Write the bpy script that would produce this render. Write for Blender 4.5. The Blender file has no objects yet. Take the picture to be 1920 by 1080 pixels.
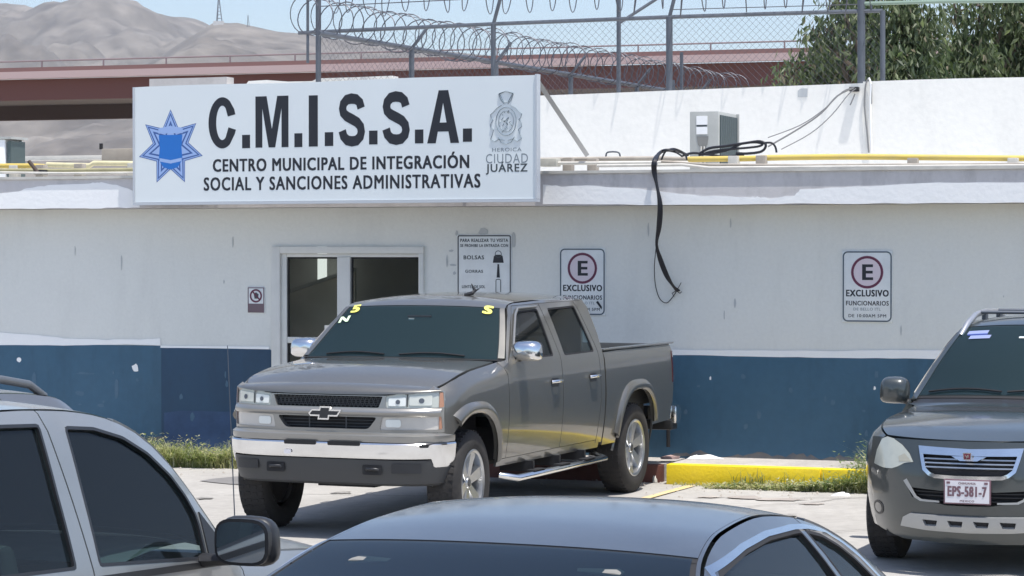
import bpy, bmesh, math, random
from mathutils import Vector, Matrix
from mathutils.geometry import delaunay_2d_cdt
random.seed(7)
R = math.radians
sc = bpy.context.scene
C = sc.collection
# ------------------------------------------------------------------ camera, light, exposure
FP, CH = 4690.0, 2.27
PITCH = math.atan(74 / FP)
cd = bpy.data.cameras.new('camera'); cam = bpy.data.objects.new('camera', cd); C.objects.link(cam)
cam.location = (0, 0, CH); cam.rotation_euler = (R(90) - PITCH, 0, 0)
cd.sensor_width = 36; cd.lens = 36 * FP / 1920; cd.clip_start = 0.2; cd.clip_end = 20000
sc.camera = cam
SUN = Vector((0.641, -0.768)).normalized(); EL = 75.0
sun_vec = Vector((SUN.x * math.cos(R(EL)), SUN.y * math.cos(R(EL)), math.sin(R(EL))))
w = bpy.data.worlds.new('World'); sc.world = w; w.use_nodes = True
nt = w.node_tree; nt.nodes.clear()
sky = nt.nodes.new('ShaderNodeTexSky'); sky.sky_type = 'NISHITA'; sky.sun_disc = False
sky.sun_elevation = R(EL); sky.sun_rotation = math.atan2(SUN.x, SUN.y); sky.altitude = 1100
sky.air_density = 1.0; sky.dust_density = 3.2; sky.ozone_density = 1.0
bg = nt.nodes.new('ShaderNodeBackground'); bg.inputs[1].default_value = 0.14
wo = nt.nodes.new('ShaderNodeOutputWorld')
nt.links.new(sky.outputs[0], bg.inputs[0]); nt.links.new(bg.outputs[0], wo.inputs[0])
sl = bpy.data.lights.new('sun', 'SUN'); sl.energy = 4.0; sl.angle = R(0.6); sl.color = (1, 0.96, 0.90)
so = bpy.data.objects.new('sun', sl); C.objects.link(so); so.location = (5, -5, 30)
so.rotation_euler = sun_vec.to_track_quat('Z', 'Y').to_euler()
sc.view_settings.view_transform = 'Standard'; sc.view_settings.look = 'None'
sc.view_settings.exposure = 0.55; sc.view_settings.gamma = 1
sc.view_settings.use_curve_mapping = False

# ------------------------------------------------------------------ helpers
def cam_ray(px, py):
    x = (px - 960) / FP; v = -(py - 540) / FP; c, s = math.cos(PITCH), math.sin(PITCH)
    return Vector((x, c + v * s, -s + v * c))
def at(px, py, Y):
    d = cam_ray(px, py); return Vector((0, 0, CH)) + d * (Y / d.y)
def at_ground(px, py, z=0.0):
    d = cam_ray(px, py); return Vector((0, 0, CH)) + d * ((z - CH) / d.z)
# wall frame: s to the right along the facade, d out of the facade towards the lot
WP = Vector((2.84, 24.63, 0)); WA = -math.atan(0.366)
WE = Vector((math.cos(WA), math.sin(WA), 0)); WN = Vector((math.sin(WA), -math.cos(WA), 0))
def wall_pt(s, d, z): return WP + WE * s + WN * d + Vector((0, 0, z))
def on_wall(px, py, d=0.0):
    r = cam_ray(px, py); o = Vector((0, 0, CH)); t = ((WP + WN * d) - o).dot(WN) / r.dot(WN)
    p = o + r * t; return ((p - WP).dot(WE), p.z)

_m = {}
def mat(name, col, rough=0.6, metal=0.0, coat=0.0, var=0.0, vs=3.0, col2=None, bump=0.0, bs=20.0, spec=0.5, emit=None, fine=0.0, fs=80.0, coords='Object', coat_rough=0.05, streak=None, twoside=False):
    if name in _m: return _m[name]
    m = bpy.data.materials.new(name); m.use_nodes = True; n = m.node_tree; b = n.nodes['Principled BSDF']
    b.inputs['Base Color'].default_value = (*col, 1); b.inputs['Roughness'].default_value = rough
    b.inputs['Metallic'].default_value = metal; b.inputs['Coat Weight'].default_value = coat
    b.inputs['Coat Roughness'].default_value = coat_rough
    b.inputs['Specular IOR Level'].default_value = spec
    if emit: b.inputs['Emission Color'].default_value = (*emit[:3], 1); b.inputs['Emission Strength'].default_value = emit[3]
    tc = n.nodes.new('ShaderNodeTexCoord'); src = tc.outputs[coords]
    if streak:
        mp = n.nodes.new('ShaderNodeMapping'); mp.inputs['Scale'].default_value = streak
        n.links.new(src, mp.inputs[0]); src = mp.outputs[0]
    cur = None
    if var > 0 or fine > 0:
        c2 = col2 or tuple(max(0, c * 0.6) for c in col)
        mx = n.nodes.new('ShaderNodeMixRGB'); mx.inputs[1].default_value = (*col, 1); mx.inputs[2].default_value = (*c2, 1)
        nz = n.nodes.new('ShaderNodeTexNoise'); nz.inputs['Scale'].default_value = vs; nz.inputs['Detail'].default_value = 6
        nz.inputs['Roughness'].default_value = 0.62
        n.links.new(src, nz.inputs['Vector'])
        rp = n.nodes.new('ShaderNodeMapRange'); rp.inputs[1].default_value = 0.38; rp.inputs[2].default_value = 0.68
        rp.inputs[3].default_value = 0; rp.inputs[4].default_value = var
        n.links.new(nz.outputs[0], rp.inputs[0]); n.links.new(rp.outputs[0], mx.inputs[0]); cur = mx.outputs[0]
        if fine > 0:
            nf = n.nodes.new('ShaderNodeTexNoise'); nf.inputs['Scale'].default_value = fs; nf.inputs['Detail'].default_value = 4
            n.links.new(src, nf.inputs['Vector'])
            m2 = n.nodes.new('ShaderNodeMapRange'); m2.inputs[1].default_value = 0.3; m2.inputs[2].default_value = 0.7
            m2.inputs[3].default_value = 1 - fine; m2.inputs[4].default_value = 1 + fine * 0.6
            n.links.new(nf.outputs[0], m2.inputs[0])
            mm = n.nodes.new('ShaderNodeMixRGB'); mm.blend_type = 'MULTIPLY'; mm.inputs[0].default_value = 1
            n.links.new(cur, mm.inputs[1]); n.links.new(m2.outputs[0], mm.inputs[2]); cur = mm.outputs[0]
        n.links.new(cur, b.inputs['Base Color'])
    if bump > 0:
        nb = n.nodes.new('ShaderNodeTexNoise'); nb.inputs['Scale'].default_value = bs; nb.inputs['Detail'].default_value = 5
        n.links.new(src, nb.inputs['Vector'])
        bp = n.nodes.new('ShaderNodeBump'); bp.inputs['Strength'].default_value = bump; bp.inputs['Distance'].default_value = 0.02
        n.links.new(nb.outputs[0], bp.inputs['Height']); n.links.new(bp.outputs[0], b.inputs['Normal'])
    _m[name] = m; return m
def glass_mat(name, col, trans=0.0, rough=0.04, spec=0.5, tint=(0.62, 0.84, 0.86)):
    if name in _m: return _m[name]
    m = mat(name, col, rough=rough, spec=spec, var=0.0)
    if trans > 0:
        n = m.node_tree; b = n.nodes['Principled BSDF']; o = n.nodes['Material Output']
        t = n.nodes.new('ShaderNodeBsdfTransparent'); t.inputs[0].default_value = (*tint, 1)
        x = n.nodes.new('ShaderNodeMixShader'); x.inputs[0].default_value = trans
        n.links.new(b.outputs[0], x.inputs[1]); n.links.new(t.outputs[0], x.inputs[2]); n.links.new(x.outputs[0], o.inputs[0])
    return m

def tag(o, label=None, cat=None, group=None, kind=None):
    if label: o['label'] = label
    if cat: o['category'] = cat
    if group: o['group'] = group
    if kind: o['kind'] = kind
    return o
def thing(name, label, cat, loc=(0, 0, 0), rz=0.0, group=None):
    o = bpy.data.objects.new(name, None); C.objects.link(o); o.location = loc; o.rotation_euler = (0, 0, rz)
    o.empty_display_size = 0.2
    return tag(o, label, cat, group)
def empty(name, parent, loc=(0, 0, 0), rot=(0, 0, 0)):
    o = bpy.data.objects.new(name, None); C.objects.link(o); o.parent = parent; o.location = loc; o.rotation_euler = rot
    o.empty_display_size = 0.1
    return o
def mesh_obj(name, verts, faces, m, parent=None, smooth=False, loc=None, rot=None, kind=None, label=None):
    me = bpy.data.meshes.new(name); me.from_pydata([tuple(v) for v in verts], [], [tuple(f) for f in faces]); me.update()
    return link_mesh(name, me, m, parent, smooth, loc, rot, kind, label)
def link_mesh(name, me, m, parent=None, smooth=False, loc=None, rot=None, kind=None, label=None):
    if isinstance(m, (list, tuple)):
        for q in m: me.materials.append(q)
    else: me.materials.append(m)
    if smooth:
        for p in me.polygons: p.use_smooth = True
        me.set_sharp_from_angle(angle=R(38 if smooth is True else smooth))
    o = bpy.data.objects.new(name, me); C.objects.link(o)
    if parent: o.parent = parent
    if loc is not None: o.location = loc
    if rot is not None: o.rotation_euler = rot
    if kind: o['kind'] = kind
    if label: o['label'] = label
    return o
class MB:
    """collects simple solids, links them as one mesh"""
    def __init__(s): s.v = []; s.f = []
    def box(s, x0, x1, y0, y1, z0, z1, M=None):
        i = len(s.v)
        P = [Vector((x, y, z)) for x in (x0, x1) for y in (y0, y1) for z in (z0, z1)]
        if M: P = [M @ p for p in P]
        s.v += P
        s.f += [tuple(i + k for k in q) for q in ((0, 1, 3, 2), (4, 6, 7, 5), (0, 4, 5, 1), (2, 3, 7, 6), (0, 2, 6, 4), (1, 5, 7, 3))]
        return s
    def tube(s, pts, r, n=8, closed=False, cap=True, flat=None):
        pts = [Vector(p) for p in pts]; i0 = len(s.v); N = len(pts); up = Vector((0, 0, 1)); prev = None
        for k, p in enumerate(pts):
            a = pts[(k - 1) % N] if (closed or k > 0) else p; b = pts[(k + 1) % N] if (closed or k < N - 1) else p
            t = (b - a).normalized()
            u = prev - t * prev.dot(t) if prev else (up.cross(t) if abs(t.z) < 0.95 else Vector((1, 0, 0)).cross(t))
            u.normalize(); prev = u; v = t.cross(u); rr = r[k] if isinstance(r, (list, tuple)) else r
            for j in range(n):
                an = 2 * math.pi * j / n
                s.v.append(p + u * math.cos(an) * rr + v * math.sin(an) * rr * (flat or 1))
        for k in range(N if closed else N - 1):
            for j in range(n):
                a = i0 + k * n + j; b = i0 + k * n + (j + 1) % n; c = i0 + ((k + 1) % N) * n + (j + 1) % n; d = i0 + ((k + 1) % N) * n + j
                s.f.append((a, b, c, d))
        if cap and not closed:
            s.f.append(tuple(i0 + j for j in range(n))[::-1]); s.f.append(tuple(i0 + (N - 1) * n + j for j in range(n)))
        return s
    def prism(s, poly, y0, y1, ax='y', M=None):
        """extrude a 2D polygon. ax y: poly is (x,z); ax x: poly is (y,z); ax z: poly is (x,y)"""
        i = len(s.v); n = len(poly)
        for y in (y0, y1):
            for (a, b) in poly:
                p = Vector((a, y, b)) if ax == 'y' else Vector((y, a, b)) if ax == 'x' else Vector((a, b, y))
                s.v.append(M @ p if M else p)
        s.f.append(tuple(range(i, i + n))); s.f.append(tuple(range(i + 2 * n - 1, i + n - 1, -1)))
        for k in range(n): s.f.append((i + k, i + n + k, i + n + (k + 1) % n, i + (k + 1) % n))
        return s
    def lathe(s, prof, n=32, M=None):
        """prof (r, y) around the y axis"""
        i = len(s.v); m = len(prof)
        for k in range(n):
            a = 2 * math.pi * k / n
            for (r, y) in prof:
                p = Vector((r * math.cos(a), y, r * math.sin(a))); s.v.append(M @ p if M else p)
        for k in range(n):
            for j in range(m - 1):
                a = i + k * m + j; b = i + ((k + 1) % n) * m + j
                s.f.append((a, a + 1, b + 1, b))
        return s
    def quad(s, a, b, c, d):
        i = len(s.v); s.v += [Vector(a), Vector(b), Vector(c), Vector(d)]; s.f.append((i, i + 1, i + 2, i + 3)); return s
    def build(s, name, m, parent=None, smooth=False, loc=None, rot=None, kind=None, label=None, bevel=0):
        me = bpy.data.meshes.new(name); me.from_pydata([tuple(v) for v in s.v], [], s.f)
        bm = bmesh.new(); bm.from_mesh(me); bmesh.ops.recalc_face_normals(bm, faces=bm.faces)
        if bevel: bmesh.ops.bevel(bm, geom=list(bm.edges), offset=bevel, segments=2, affect='EDGES', profile=0.6)
        bm.to_mesh(me); bm.free()
        return link_mesh(name, me, m, parent, smooth or (30 if bevel else False), loc, rot, kind, label)
def in_poly(x, y, poly):
    c = False; n = len(poly); j = n - 1
    for i in range(n):
        xi, yi = poly[i]; xj, yj = poly[j]
        if (yi > y) != (yj > y) and x < (xj - xi) * (y - yi) / (yj - yi) + xi: c = not c
        j = i
    return c
def densify(poly, step):
    out = []
    for i, a in enumerate(poly):
        b = poly[(i + 1) % len(poly)]; L = math.hypot(b[0] - a[0], b[1] - a[1]); n = max(1, int(L / step))
        out += [(a[0] + (b[0] - a[0]) * k / n, a[1] + (b[1] - a[1]) * k / n) for k in range(n)]
    return out
def panel(name, outer, fn, m, parent, out, holes=(), step=0.06, thick=0.02, xr=None, smooth=30, label=None):
    """curved sheet: 2D outline (with holes) mapped through fn, with a turned-in rim"""
    loops = [densify(list(outer), step)] + [densify(list(h), step) for h in holes]
    V = []; Ed = []
    for lp in loops:
        i = len(V); V += [Vector(p) for p in lp]; Ed += [(i + k, i + (k + 1) % len(lp)) for k in range(len(lp))]
    xs = [p[0] for p in loops[0]]; ys = [p[1] for p in loops[0]]
    x0, x1, y0, y1 = min(xs), max(xs), min(ys), max(ys)
    if xr:
        for x in xr:
            if x0 < x < x1:
                i = len(V); k = max(2, int((y1 - y0 + 0.2) / step)); V += [Vector((x, y0 - 0.1 + (y1 - y0 + 0.2) * j / k)) for j in range(k + 1)]
                Ed += [(i + j, i + j + 1) for j in range(k)]
    def near(px, py):
        for lp in loops:
            for q in lp:
                if abs(q[0] - px) < step * 0.45 and abs(q[1] - py) < step * 0.45: return True
        return xr and any(abs(x - px) < step * 0.4 for x in xr)
    a = x0 + step * 0.5
    while a < x1:
        b = y0 + step * 0.5
        while b < y1:
            if in_poly(a, b, loops[0]) and not near(a, b): V.append(Vector((a, b)))
            b += step
        a += step
    ov, oe, of, _, _, _ = delaunay_2d_cdt(V, Ed, [], 0, 1e-5)
    F = []
    for f in of:
        cx = sum(ov[i][0] for i in f) / len(f); cy = sum(ov[i][1] for i in f) / len(f)
        if xr and not (xr[0] < cx < xr[1]): continue
        if in_poly(cx, cy, loops[0]) and not any(in_poly(cx, cy, l) for l in loops[1:]): F.append(f)
    if not F: return None
    bm = bmesh.new(); used = sorted({i for f in F for i in f}); mp = {}
    for i in used: mp[i] = bm.verts.new(fn(ov[i][0], ov[i][1]))
    for f in F:
        try: bm.faces.new([mp[i] for i in f])
        except ValueError: pass
    bm.normal_update()
    av = Vector()
    for f in bm.faces: av += f.normal * f.calc_area()
    if av.dot(Vector(out)) < 0:
        bmesh.ops.reverse_faces(bm, faces=bm.faces); bm.normal_update()
    if thick:
        be = [e for e in bm.edges if e.is_boundary]; nrm = {v: v.normal.copy() for v in bm.verts}
        ret = bmesh.ops.extrude_edge_only(bm, edges=be)
        old = {tuple(round(c, 5) for c in v.co): n for v, n in nrm.items()}
        for g in ret['geom']:
            if isinstance(g, bmesh.types.BMVert):
                n = old.get(tuple(round(c, 5) for c in g.co)); 
                if n: g.co -= n * thick
        bm.normal_update()
    me = bpy.data.meshes.new(name); bm.to_mesh(me); bm.free()
    return link_mesh(name, me, m, parent, smooth, label=label)
def gridsurf(name, nu, nv, fn, m, parent, smooth=35, thick=0.0, flip=False, label=None, out=None):
    V = [fn(i / nu, j / nv) for i in range(nu + 1) for j in range(nv + 1)]
    F = [(i * (nv + 1) + j, (i + 1) * (nv + 1) + j, (i + 1) * (nv + 1) + j + 1, i * (nv + 1) + j + 1) for i in range(nu) for j in range(nv)]
    if out is not None:
        f = F[len(F) // 2]; n = (V[f[1]] - V[f[0]]).cross(V[f[2]] - V[f[0]])
        if n.dot(Vector(out)) < 0: F = [g[::-1] for g in F]
    me = bpy.data.meshes.new(name); me.from_pydata([tuple(v) for v in V], [], F); me.update()
    if thick:
        bm = bmesh.new(); bm.from_mesh(me); bm.normal_update(); nrm = {tuple(round(c, 5) for c in v.co): v.normal.copy() for v in bm.verts}
        r = bmesh.ops.extrude_edge_only(bm, edges=[e for e in bm.edges if e.is_boundary])
        for g in r['geom']:
            if isinstance(g, bmesh.types.BMVert):
                n = nrm.get(tuple(round(c, 5) for c in g.co))
                if n: g.co -= n * thick
        bm.to_mesh(me); bm.free()
    return link_mesh(name, me, m, parent, smooth, label=label)
def text(name, s, m, parent, x0, x1, z0, z1, y, bold=0.0, loc=None):
    """flat lettering fitted into x0..x1, z0..z1 on the plane y, facing -y; bold = stroke growth as a share of the height"""
    cu = bpy.data.curves.new(name, 'FONT'); cu.body = s; cu.size = 1; cu.space_character = 1.13 if len(s) > 3 else 1; cu.resolution_u = 3
    o = bpy.data.objects.new(name, cu); C.objects.link(o); dg = bpy.context.evaluated_depsgraph_get(); dg.update()
    me = bpy.data.meshes.new_from_object(o.evaluated_get(dg)); bpy.data.objects.remove(o)
    vs = [v.co.copy() for v in me.vertices]; fs = [tuple(p.vertices) for p in me.polygons]
    a0 = min(v.x for v in vs); a1 = max(v.x for v in vs); b0 = min(v.y for v in vs); b1 = max(v.y for v in vs)
    bd = bold * (z1 - z0) * 1.6; V = []; F = []
    offs = [(0, 0)] if bd == 0 else [(-bd, -bd * .6), (bd, -bd * .6), (bd, bd * .6), (-bd, bd * .6), (0, 0), (-bd, 0), (bd, 0)]
    for k, (dx, dz) in enumerate(offs):
        i = len(V); V += [(x0 + bd + (c.x - a0) / (a1 - a0) * (x1 - x0 - 2 * bd) + dx, y - .0002 - .00008 * k, z0 + bd * .6 + (c.y - b0) / (b1 - b0) * (z1 - z0 - 1.2 * bd) + dz) for c in vs]; F += [tuple(q + i for q in f) for f in fs]
    return mesh_obj(name, V, F, m, parent)
def glyph(ch):
    """heavy condensed capitals in a unit box: list of (outline, holes) or ribbons"""
    def ell(cx, cy, rx, ry, a0, a1, n=18): return [(cx + rx * math.cos(R(a0 + (a1 - a0) * k / n)), cy + ry * math.sin(R(a0 + (a1 - a0) * k / n))) for k in range(n + 1)]
    if ch == 'M': return [[(0, 0), (0, 1), (.34, 1), (.50, .36), (.66, 1), (1, 1), (1, 0), (.79, 0), (.79, .76), (.60, 0), (.40, 0), (.21, .76), (.21, 0)]], []
    if ch == 'A': return [[(0, 0), (.36, 1), (.66, 1), (1, 0), (.73, 0), (.665, .22), (.335, .22), (.27, 0)]], [[(.395, .39), (.605, .39), (.50, .76)]]
    if ch == 'C':
        o = ell(.5, .5, .5, .5, 38, 322, 30); i = ell(.5, .5, .22, .335, 38, 322, 30); o[0] = (.96, .66); o = [(.97, .66)] + [(.93, .76)] + o[2:-2] + [(.95, .28), (.99, .36)]
        i = [(.70, .62)] + i[2:-2] + [(.72, .41)]; return [o + i[::-1]], []
    if ch == 'S':
        cl = [(.86, .72), (.80, .83), (.66, .89), (.48, .905), (.30, .885), (.17, .81), (.135, .72), (.17, .635), (.30, .57), (.50, .515), (.70, .455), (.83, .375), (.865, .275), (.82, .18), (.68, .11), (.50, .095), (.32, .115), (.18, .19), (.12, .30)]
        L_ = []; R_ = []
        for k, p in enumerate(cl):
            a = cl[max(0, k - 1)]; b = cl[min(len(cl) - 1, k + 1)]; tx, ty = b[0] - a[0], (b[1] - a[1]) * 1.9; l = math.hypot(tx, ty); nx, ny = -ty / l, tx / l
            L_.append((p[0] + nx * .145, p[1] + ny * .10)); R_.append((p[0] - nx * .145, p[1] - ny * .10))
        return [('rib', L_, R_)], []
def big_letter(ch, m, parent, x0, x1, z0, z1, y):
    outs, holes = glyph(ch); V = []; F = []
    X = lambda p: (x0 + p[0] * (x1 - x0), y, z0 + p[1] * (z1 - z0))
    for o in outs:
        if o[0] == 'rib':
            i = len(V); n = len(o[1]); V += [X(p) for p in o[1]] + [X(p) for p in o[2]]; F += [(i + k, i + k + 1, i + n + k + 1, i + n + k) for k in range(n - 1)]
        else:
            P = [Vector(p) for p in o]; E_ = [(k, (k + 1) % len(o)) for k in range(len(o))]
            for h in holes: j = len(P); P += [Vector(p) for p in h]; E_ += [(j + k, j + (k + 1) % len(h)) for k in range(len(h))]
            r = delaunay_2d_cdt(P, E_, [], 0, 1e-6); i = len(V); V += [X(p) for p in r[0]]
            for f in r[2]:
                cx = sum(r[0][q][0] for q in f) / 3; cy = sum(r[0][q][1] for q in f) / 3
                if in_poly(cx, cy, o) and not any(in_poly(cx, cy, h) for h in holes): F.append(tuple(i + q for q in f))
    return mesh_obj('lettering', V, F, m, parent)
def interp(tab, x):
    if x <= tab[0][0]: return tab[0][1]
    for (a, va), (b, vb) in zip(tab, tab[1:]):
        if x <= b: return va + (vb - va) * (x - a) / (b - a)
    return tab[-1][1]
def sinterp(tab, x):
    """monotone-ish smooth (Catmull-Rom) table lookup"""
    n = len(tab)
    if x <= tab[0][0]: return tab[0][1]
    if x >= tab[-1][0]: return tab[-1][1]
    for i in range(n - 1):
        if x <= tab[i + 1][0]:
            x1, y1 = tab[i]; x2, y2 = tab[i + 1]; h = x2 - x1; t = (x - x1) / h
            sl_ = (y2 - y1) / h
            def slope(k):
                if k <= 0 or k >= n - 1: return None
                a = (tab[k][1] - tab[k - 1][1]) / (tab[k][0] - tab[k - 1][0]); b = (tab[k + 1][1] - tab[k][1]) / (tab[k + 1][0] - tab[k][0])
                return 0 if a * b <= 0 else 2 * a * b / (a + b)
            m1 = slope(i); m2 = slope(i + 1); m1 = sl_ if m1 is None else m1; m2 = sl_ if m2 is None else m2
            return (2 * t**3 - 3 * t**2 + 1) * y1 + (t**3 - 2 * t**2 + t) * h * m1 + (-2 * t**3 + 3 * t**2) * y2 + (t**3 - t**2) * h * m2

# ------------------------------------------------------------------ materials
M_conc = mat('sunbleached_concrete', (0.41, 0.395, 0.37), 0.9, var=0.75, vs=0.55, col2=(0.315, 0.30, 0.28), fine=0.10, fs=9, bump=0.3, bs=25)
M_dirt = mat('dry_ground', (0.42, 0.37, 0.32), 0.95, var=0.6, vs=0.02)
M_walk = mat('sidewalk_concrete', (0.46, 0.43, 0.40), 0.9, var=0.6, vs=2.5, fine=0.15, fs=30, bump=0.3, bs=30)
M_yel = mat('yellow_kerb_paint', (0.97, 0.72, 0.018), 0.55, var=0.4, vs=7, col2=(0.88, 0.66, 0.06), fine=0.06, fs=40, bump=0.2, bs=30)
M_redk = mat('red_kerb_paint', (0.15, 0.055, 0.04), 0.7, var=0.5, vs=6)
M_wall = mat('old_white_wall_paint', (0.73, 0.74, 0.71), 0.85, var=0.35, vs=0.8, col2=(0.67, 0.685, 0.665), fine=0.03, fs=30, bump=0.15, bs=14)
def streaks(m, amt, sc):
    n = m.node_tree; b = n.nodes['Principled BSDF']; src = b.inputs['Base Color'].links[0].from_socket; tc = [q for q in n.nodes if q.type == 'TEX_COORD'][0]
    mp = n.nodes.new('ShaderNodeMapping'); mp.inputs['Scale'].default_value = sc; nz = n.nodes.new('ShaderNodeTexNoise'); nz.inputs['Scale'].default_value = 1; nz.inputs['Detail'].default_value = 7; nz.inputs['Roughness'].default_value = .7
    n.links.new(tc.outputs['Object'], mp.inputs[0]); n.links.new(mp.outputs[0], nz.inputs['Vector']); r = n.nodes.new('ShaderNodeMapRange'); r.inputs[1].default_value = .5; r.inputs[2].default_value = .75; r.inputs[3].default_value = 1; r.inputs[4].default_value = 1 - amt
    n.links.new(nz.outputs[0], r.inputs[0]); x = n.nodes.new('ShaderNodeMixRGB'); x.blend_type = 'MULTIPLY'; x.inputs[0].default_value = 1; n.links.new(src, x.inputs[1]); n.links.new(r.outputs[0], x.inputs[2]); n.links.new(x.outputs[0], b.inputs['Base Color'])
streaks(M_wall, .09, (1.6, 1.6, .5))
M_fasc = mat('old_fascia_paint', (0.60, 0.58, 0.58), 0.85, var=0.4, vs=2.0, col2=(0.52, 0.51, 0.52), bump=0.2, bs=12, fine=0.04, fs=25)
streaks(M_fasc, .25, (4, 4, 1.2))
M_fresh = mat('fresh_white_paint', (0.90, 0.905, 0.90), 0.7, var=0.4, vs=5, col2=(0.83, 0.84, 0.85), bump=0.15, bs=20)
M_para = mat('parapet_white_paint', (0.84, 0.825, 0.78), 0.8, var=0.45, vs=1.4, col2=(0.79, 0.78, 0.745), bump=0.2, bs=9, fine=0.03, fs=18)
M_blue = mat('blue_dado_paint', (0.036, 0.108, 0.18), 0.6, var=0.6, vs=1.1, col2=(0.052, 0.13, 0.205), fine=0.05, fs=12, bump=0.12, bs=16)
M_navy = mat('dark_blue_dado_paint', (0.013, 0.055, 0.115), 0.55, var=0.6, vs=1.3, col2=(0.020, 0.068, 0.13), fine=0.05, fs=12)
streaks(M_blue, .30, (1.6, 1.6, .5)); streaks(M_navy, .25, (1.6, 1.6, .5)); streaks(M_para, .10, (1.5, 1.5, .5))
M_scuff = mat('scuffed_paint', (0.085, 0.155, 0.225), 0.8, var=0.7, vs=9, col2=(0.05, 0.12, 0.19))
M_roof = mat('pale_bounce_roof', (0.66, 0.65, 0.62), 0.9, var=0.5, vs=1)  # unseen roof top, made pale to bounce light onto the parapet
M_alu = mat('white_aluminium', (0.68, 0.68, 0.65), 0.45, metal=0.0, var=0.2, vs=6)
M_dk = mat('black_rubber', (0.012, 0.012, 0.014), 0.75)
M_blk = mat('black_plastic', (0.02, 0.021, 0.024), 0.42)
M_grid = mat('black_mesh_plastic', (0.06, 0.065, 0.07), 0.5)
M_tyre = mat('tyre_rubber', (0.022, 0.021, 0.021), 0.85, var=0.5, vs=12, col2=(0.045, 0.04, 0.037), bump=0.2, bs=60)
M_chrome = mat('chrome', (0.80, 0.81, 0.82), 0.16, metal=1.0, var=0.3, vs=8, col2=(0.66, 0.66, 0.66))
M_brush = mat('polished_alloy', (0.52, 0.53, 0.54), 0.28, metal=0.85, var=0.4, vs=10)
M_lens = mat('lamp_lens', (0.48, 0.50, 0.46), 0.10, coat=1.0, spec=0.6)
M_lensin = mat('lamp_reflector', (0.80, 0.82, 0.78), 0.3, metal=0.1)
M_amber = mat('amber_lens', (0.42, 0.20, 0.12), 0.15, coat=1)
M_redl = mat('red_lens', (0.075, 0.010, 0.014), 0.12, coat=1)
M_truck = mat('grey_truck_paint', (0.162, 0.158, 0.145), 0.36, metal=0.6, coat=1.0, var=0.25, vs=2.5, col2=(0.19, 0.182, 0.165), coat_rough=0.06, fine=.03, fs=40)
M_pewter = mat('grey_bumper_paint', (0.30, 0.295, 0.28), 0.3, metal=0.6, coat=0.6, coat_rough=0.1)
M_valance = mat('dark_grey_valance', (0.05, 0.052, 0.054), 0.5)
M_suv = mat('dark_green_grey_paint', (0.045, 0.054, 0.054), 0.34, metal=0.25, coat=1.0, var=0.2, vs=4, col2=(0.055, 0.064, 0.062), coat_rough=0.07)
M_silver = mat('silver_paint', (0.30, 0.31, 0.31), 0.34, metal=0.5, coat=0.8, coat_rough=0.08, var=0.15, vs=3)
M_sedan = mat('slate_blue_paint', (0.085, 0.095, 0.11), 0.3, metal=0.5, coat=0.9, var=0.3, vs=5, col2=(0.14, 0.15, 0.165), coat_rough=0.1, fine=0.05, fs=60)
M_gunm = mat('gunmetal_paint', (0.17, 0.175, 0.185), 0.35, metal=0.5, coat=0.7)
G_ws = glass_mat('windscreen_glass', (0.020, 0.038, 0.045), rough=0.05, trans=.6)
G_side = glass_mat('tinted_side_glass', (0.010, 0.013, 0.015), rough=0.03, spec=.42, trans=.35)
G_back = glass_mat('tinted_rear_glass', (0.008, 0.014, 0.024), rough=0.03, trans=.30)
G_mirror = mat('mirror_glass', (0.55, 0.58, 0.62), 0.04, metal=1)
M_plate = mat('number_plate_white', (0.72, 0.70, 0.72), 0.4)
M_platep = mat('number_plate_print', (0.18, 0.10, 0.12), 0.5)
M_sign = mat('sign_sheet', (0.76, 0.81, 0.82), 0.38, var=0.5, vs=0.9, col2=(0.70, 0.75, 0.77), bump=0.05, bs=2.5)
M_ink = mat('black_lettering', (0.012, 0.015, 0.024), 0.5)
M_ink2 = mat('grey_lettering', (0.22, 0.26, 0.29), 0.5)
M_ink3 = mat('dark_grey_lettering', (0.05, 0.065, 0.075), 0.5)
M_star = mat('badge_pale_blue', (0.33, 0.47, 0.78), 0.4)
M_starb = mat('badge_blue', (0.035, 0.10, 0.33), 0.4)
M_starc = mat('badge_bright_blue', (0.01, 0.16, 0.56), 0.4)
M_sgn = mat('small_sign_sheet', (0.76, 0.79, 0.80), 0.4, var=0.3, vs=5)
M_pink = mat('sign_pink_print', (0.66, 0.58, 0.64), 0.5)
M_mar = mat('sign_maroon_print', (0.12, 0.02, 0.055), 0.5)
M_girder = mat('red_girder_paint', (0.13, 0.052, 0.044), 0.7, var=0.4, vs=0.15, col2=(0.12, 0.045, 0.04))
M_parap = mat('pink_bridge_barrier', (0.22, 0.125, 0.115), 0.8, var=0.5, vs=0.2, col2=(0.18, 0.11, 0.10))
M_soff = mat('bridge_soffit', (0.22, 0.19, 0.17), 0.85)
M_galv = mat('galvanised_steel', (0.13, 0.145, 0.17), 0.5, metal=0.4, var=0.5, vs=6)
M_wire = mat('razor_wire', (0.085, 0.09, 0.11), 0.5, metal=0.5)
M_rust = mat('weathered_pipe', (0.40, 0.36, 0.31), 0.7, var=0.6, vs=6, col2=(0.25, 0.22, 0.19))
M_ypipe = mat('yellow_gas_pipe', (0.62, 0.46, 0.10), 0.55, var=0.6, vs=5, col2=(0.45, 0.36, 0.14))
M_pvc = mat('pale_conduit', (0.60, 0.58, 0.53), 0.6, var=0.5, vs=5)
M_cable = mat('black_cable', (0.010, 0.011, 0.018), 0.5)
M_gcable = mat('grey_cable', (0.22, 0.22, 0.22), 0.6)
M_ac = mat('unit_casing', (0.44, 0.45, 0.43), 0.5, var=0.3, vs=5)
M_coil = mat('condenser_coil', (0.07, 0.10, 0.10), 0.6)
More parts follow.
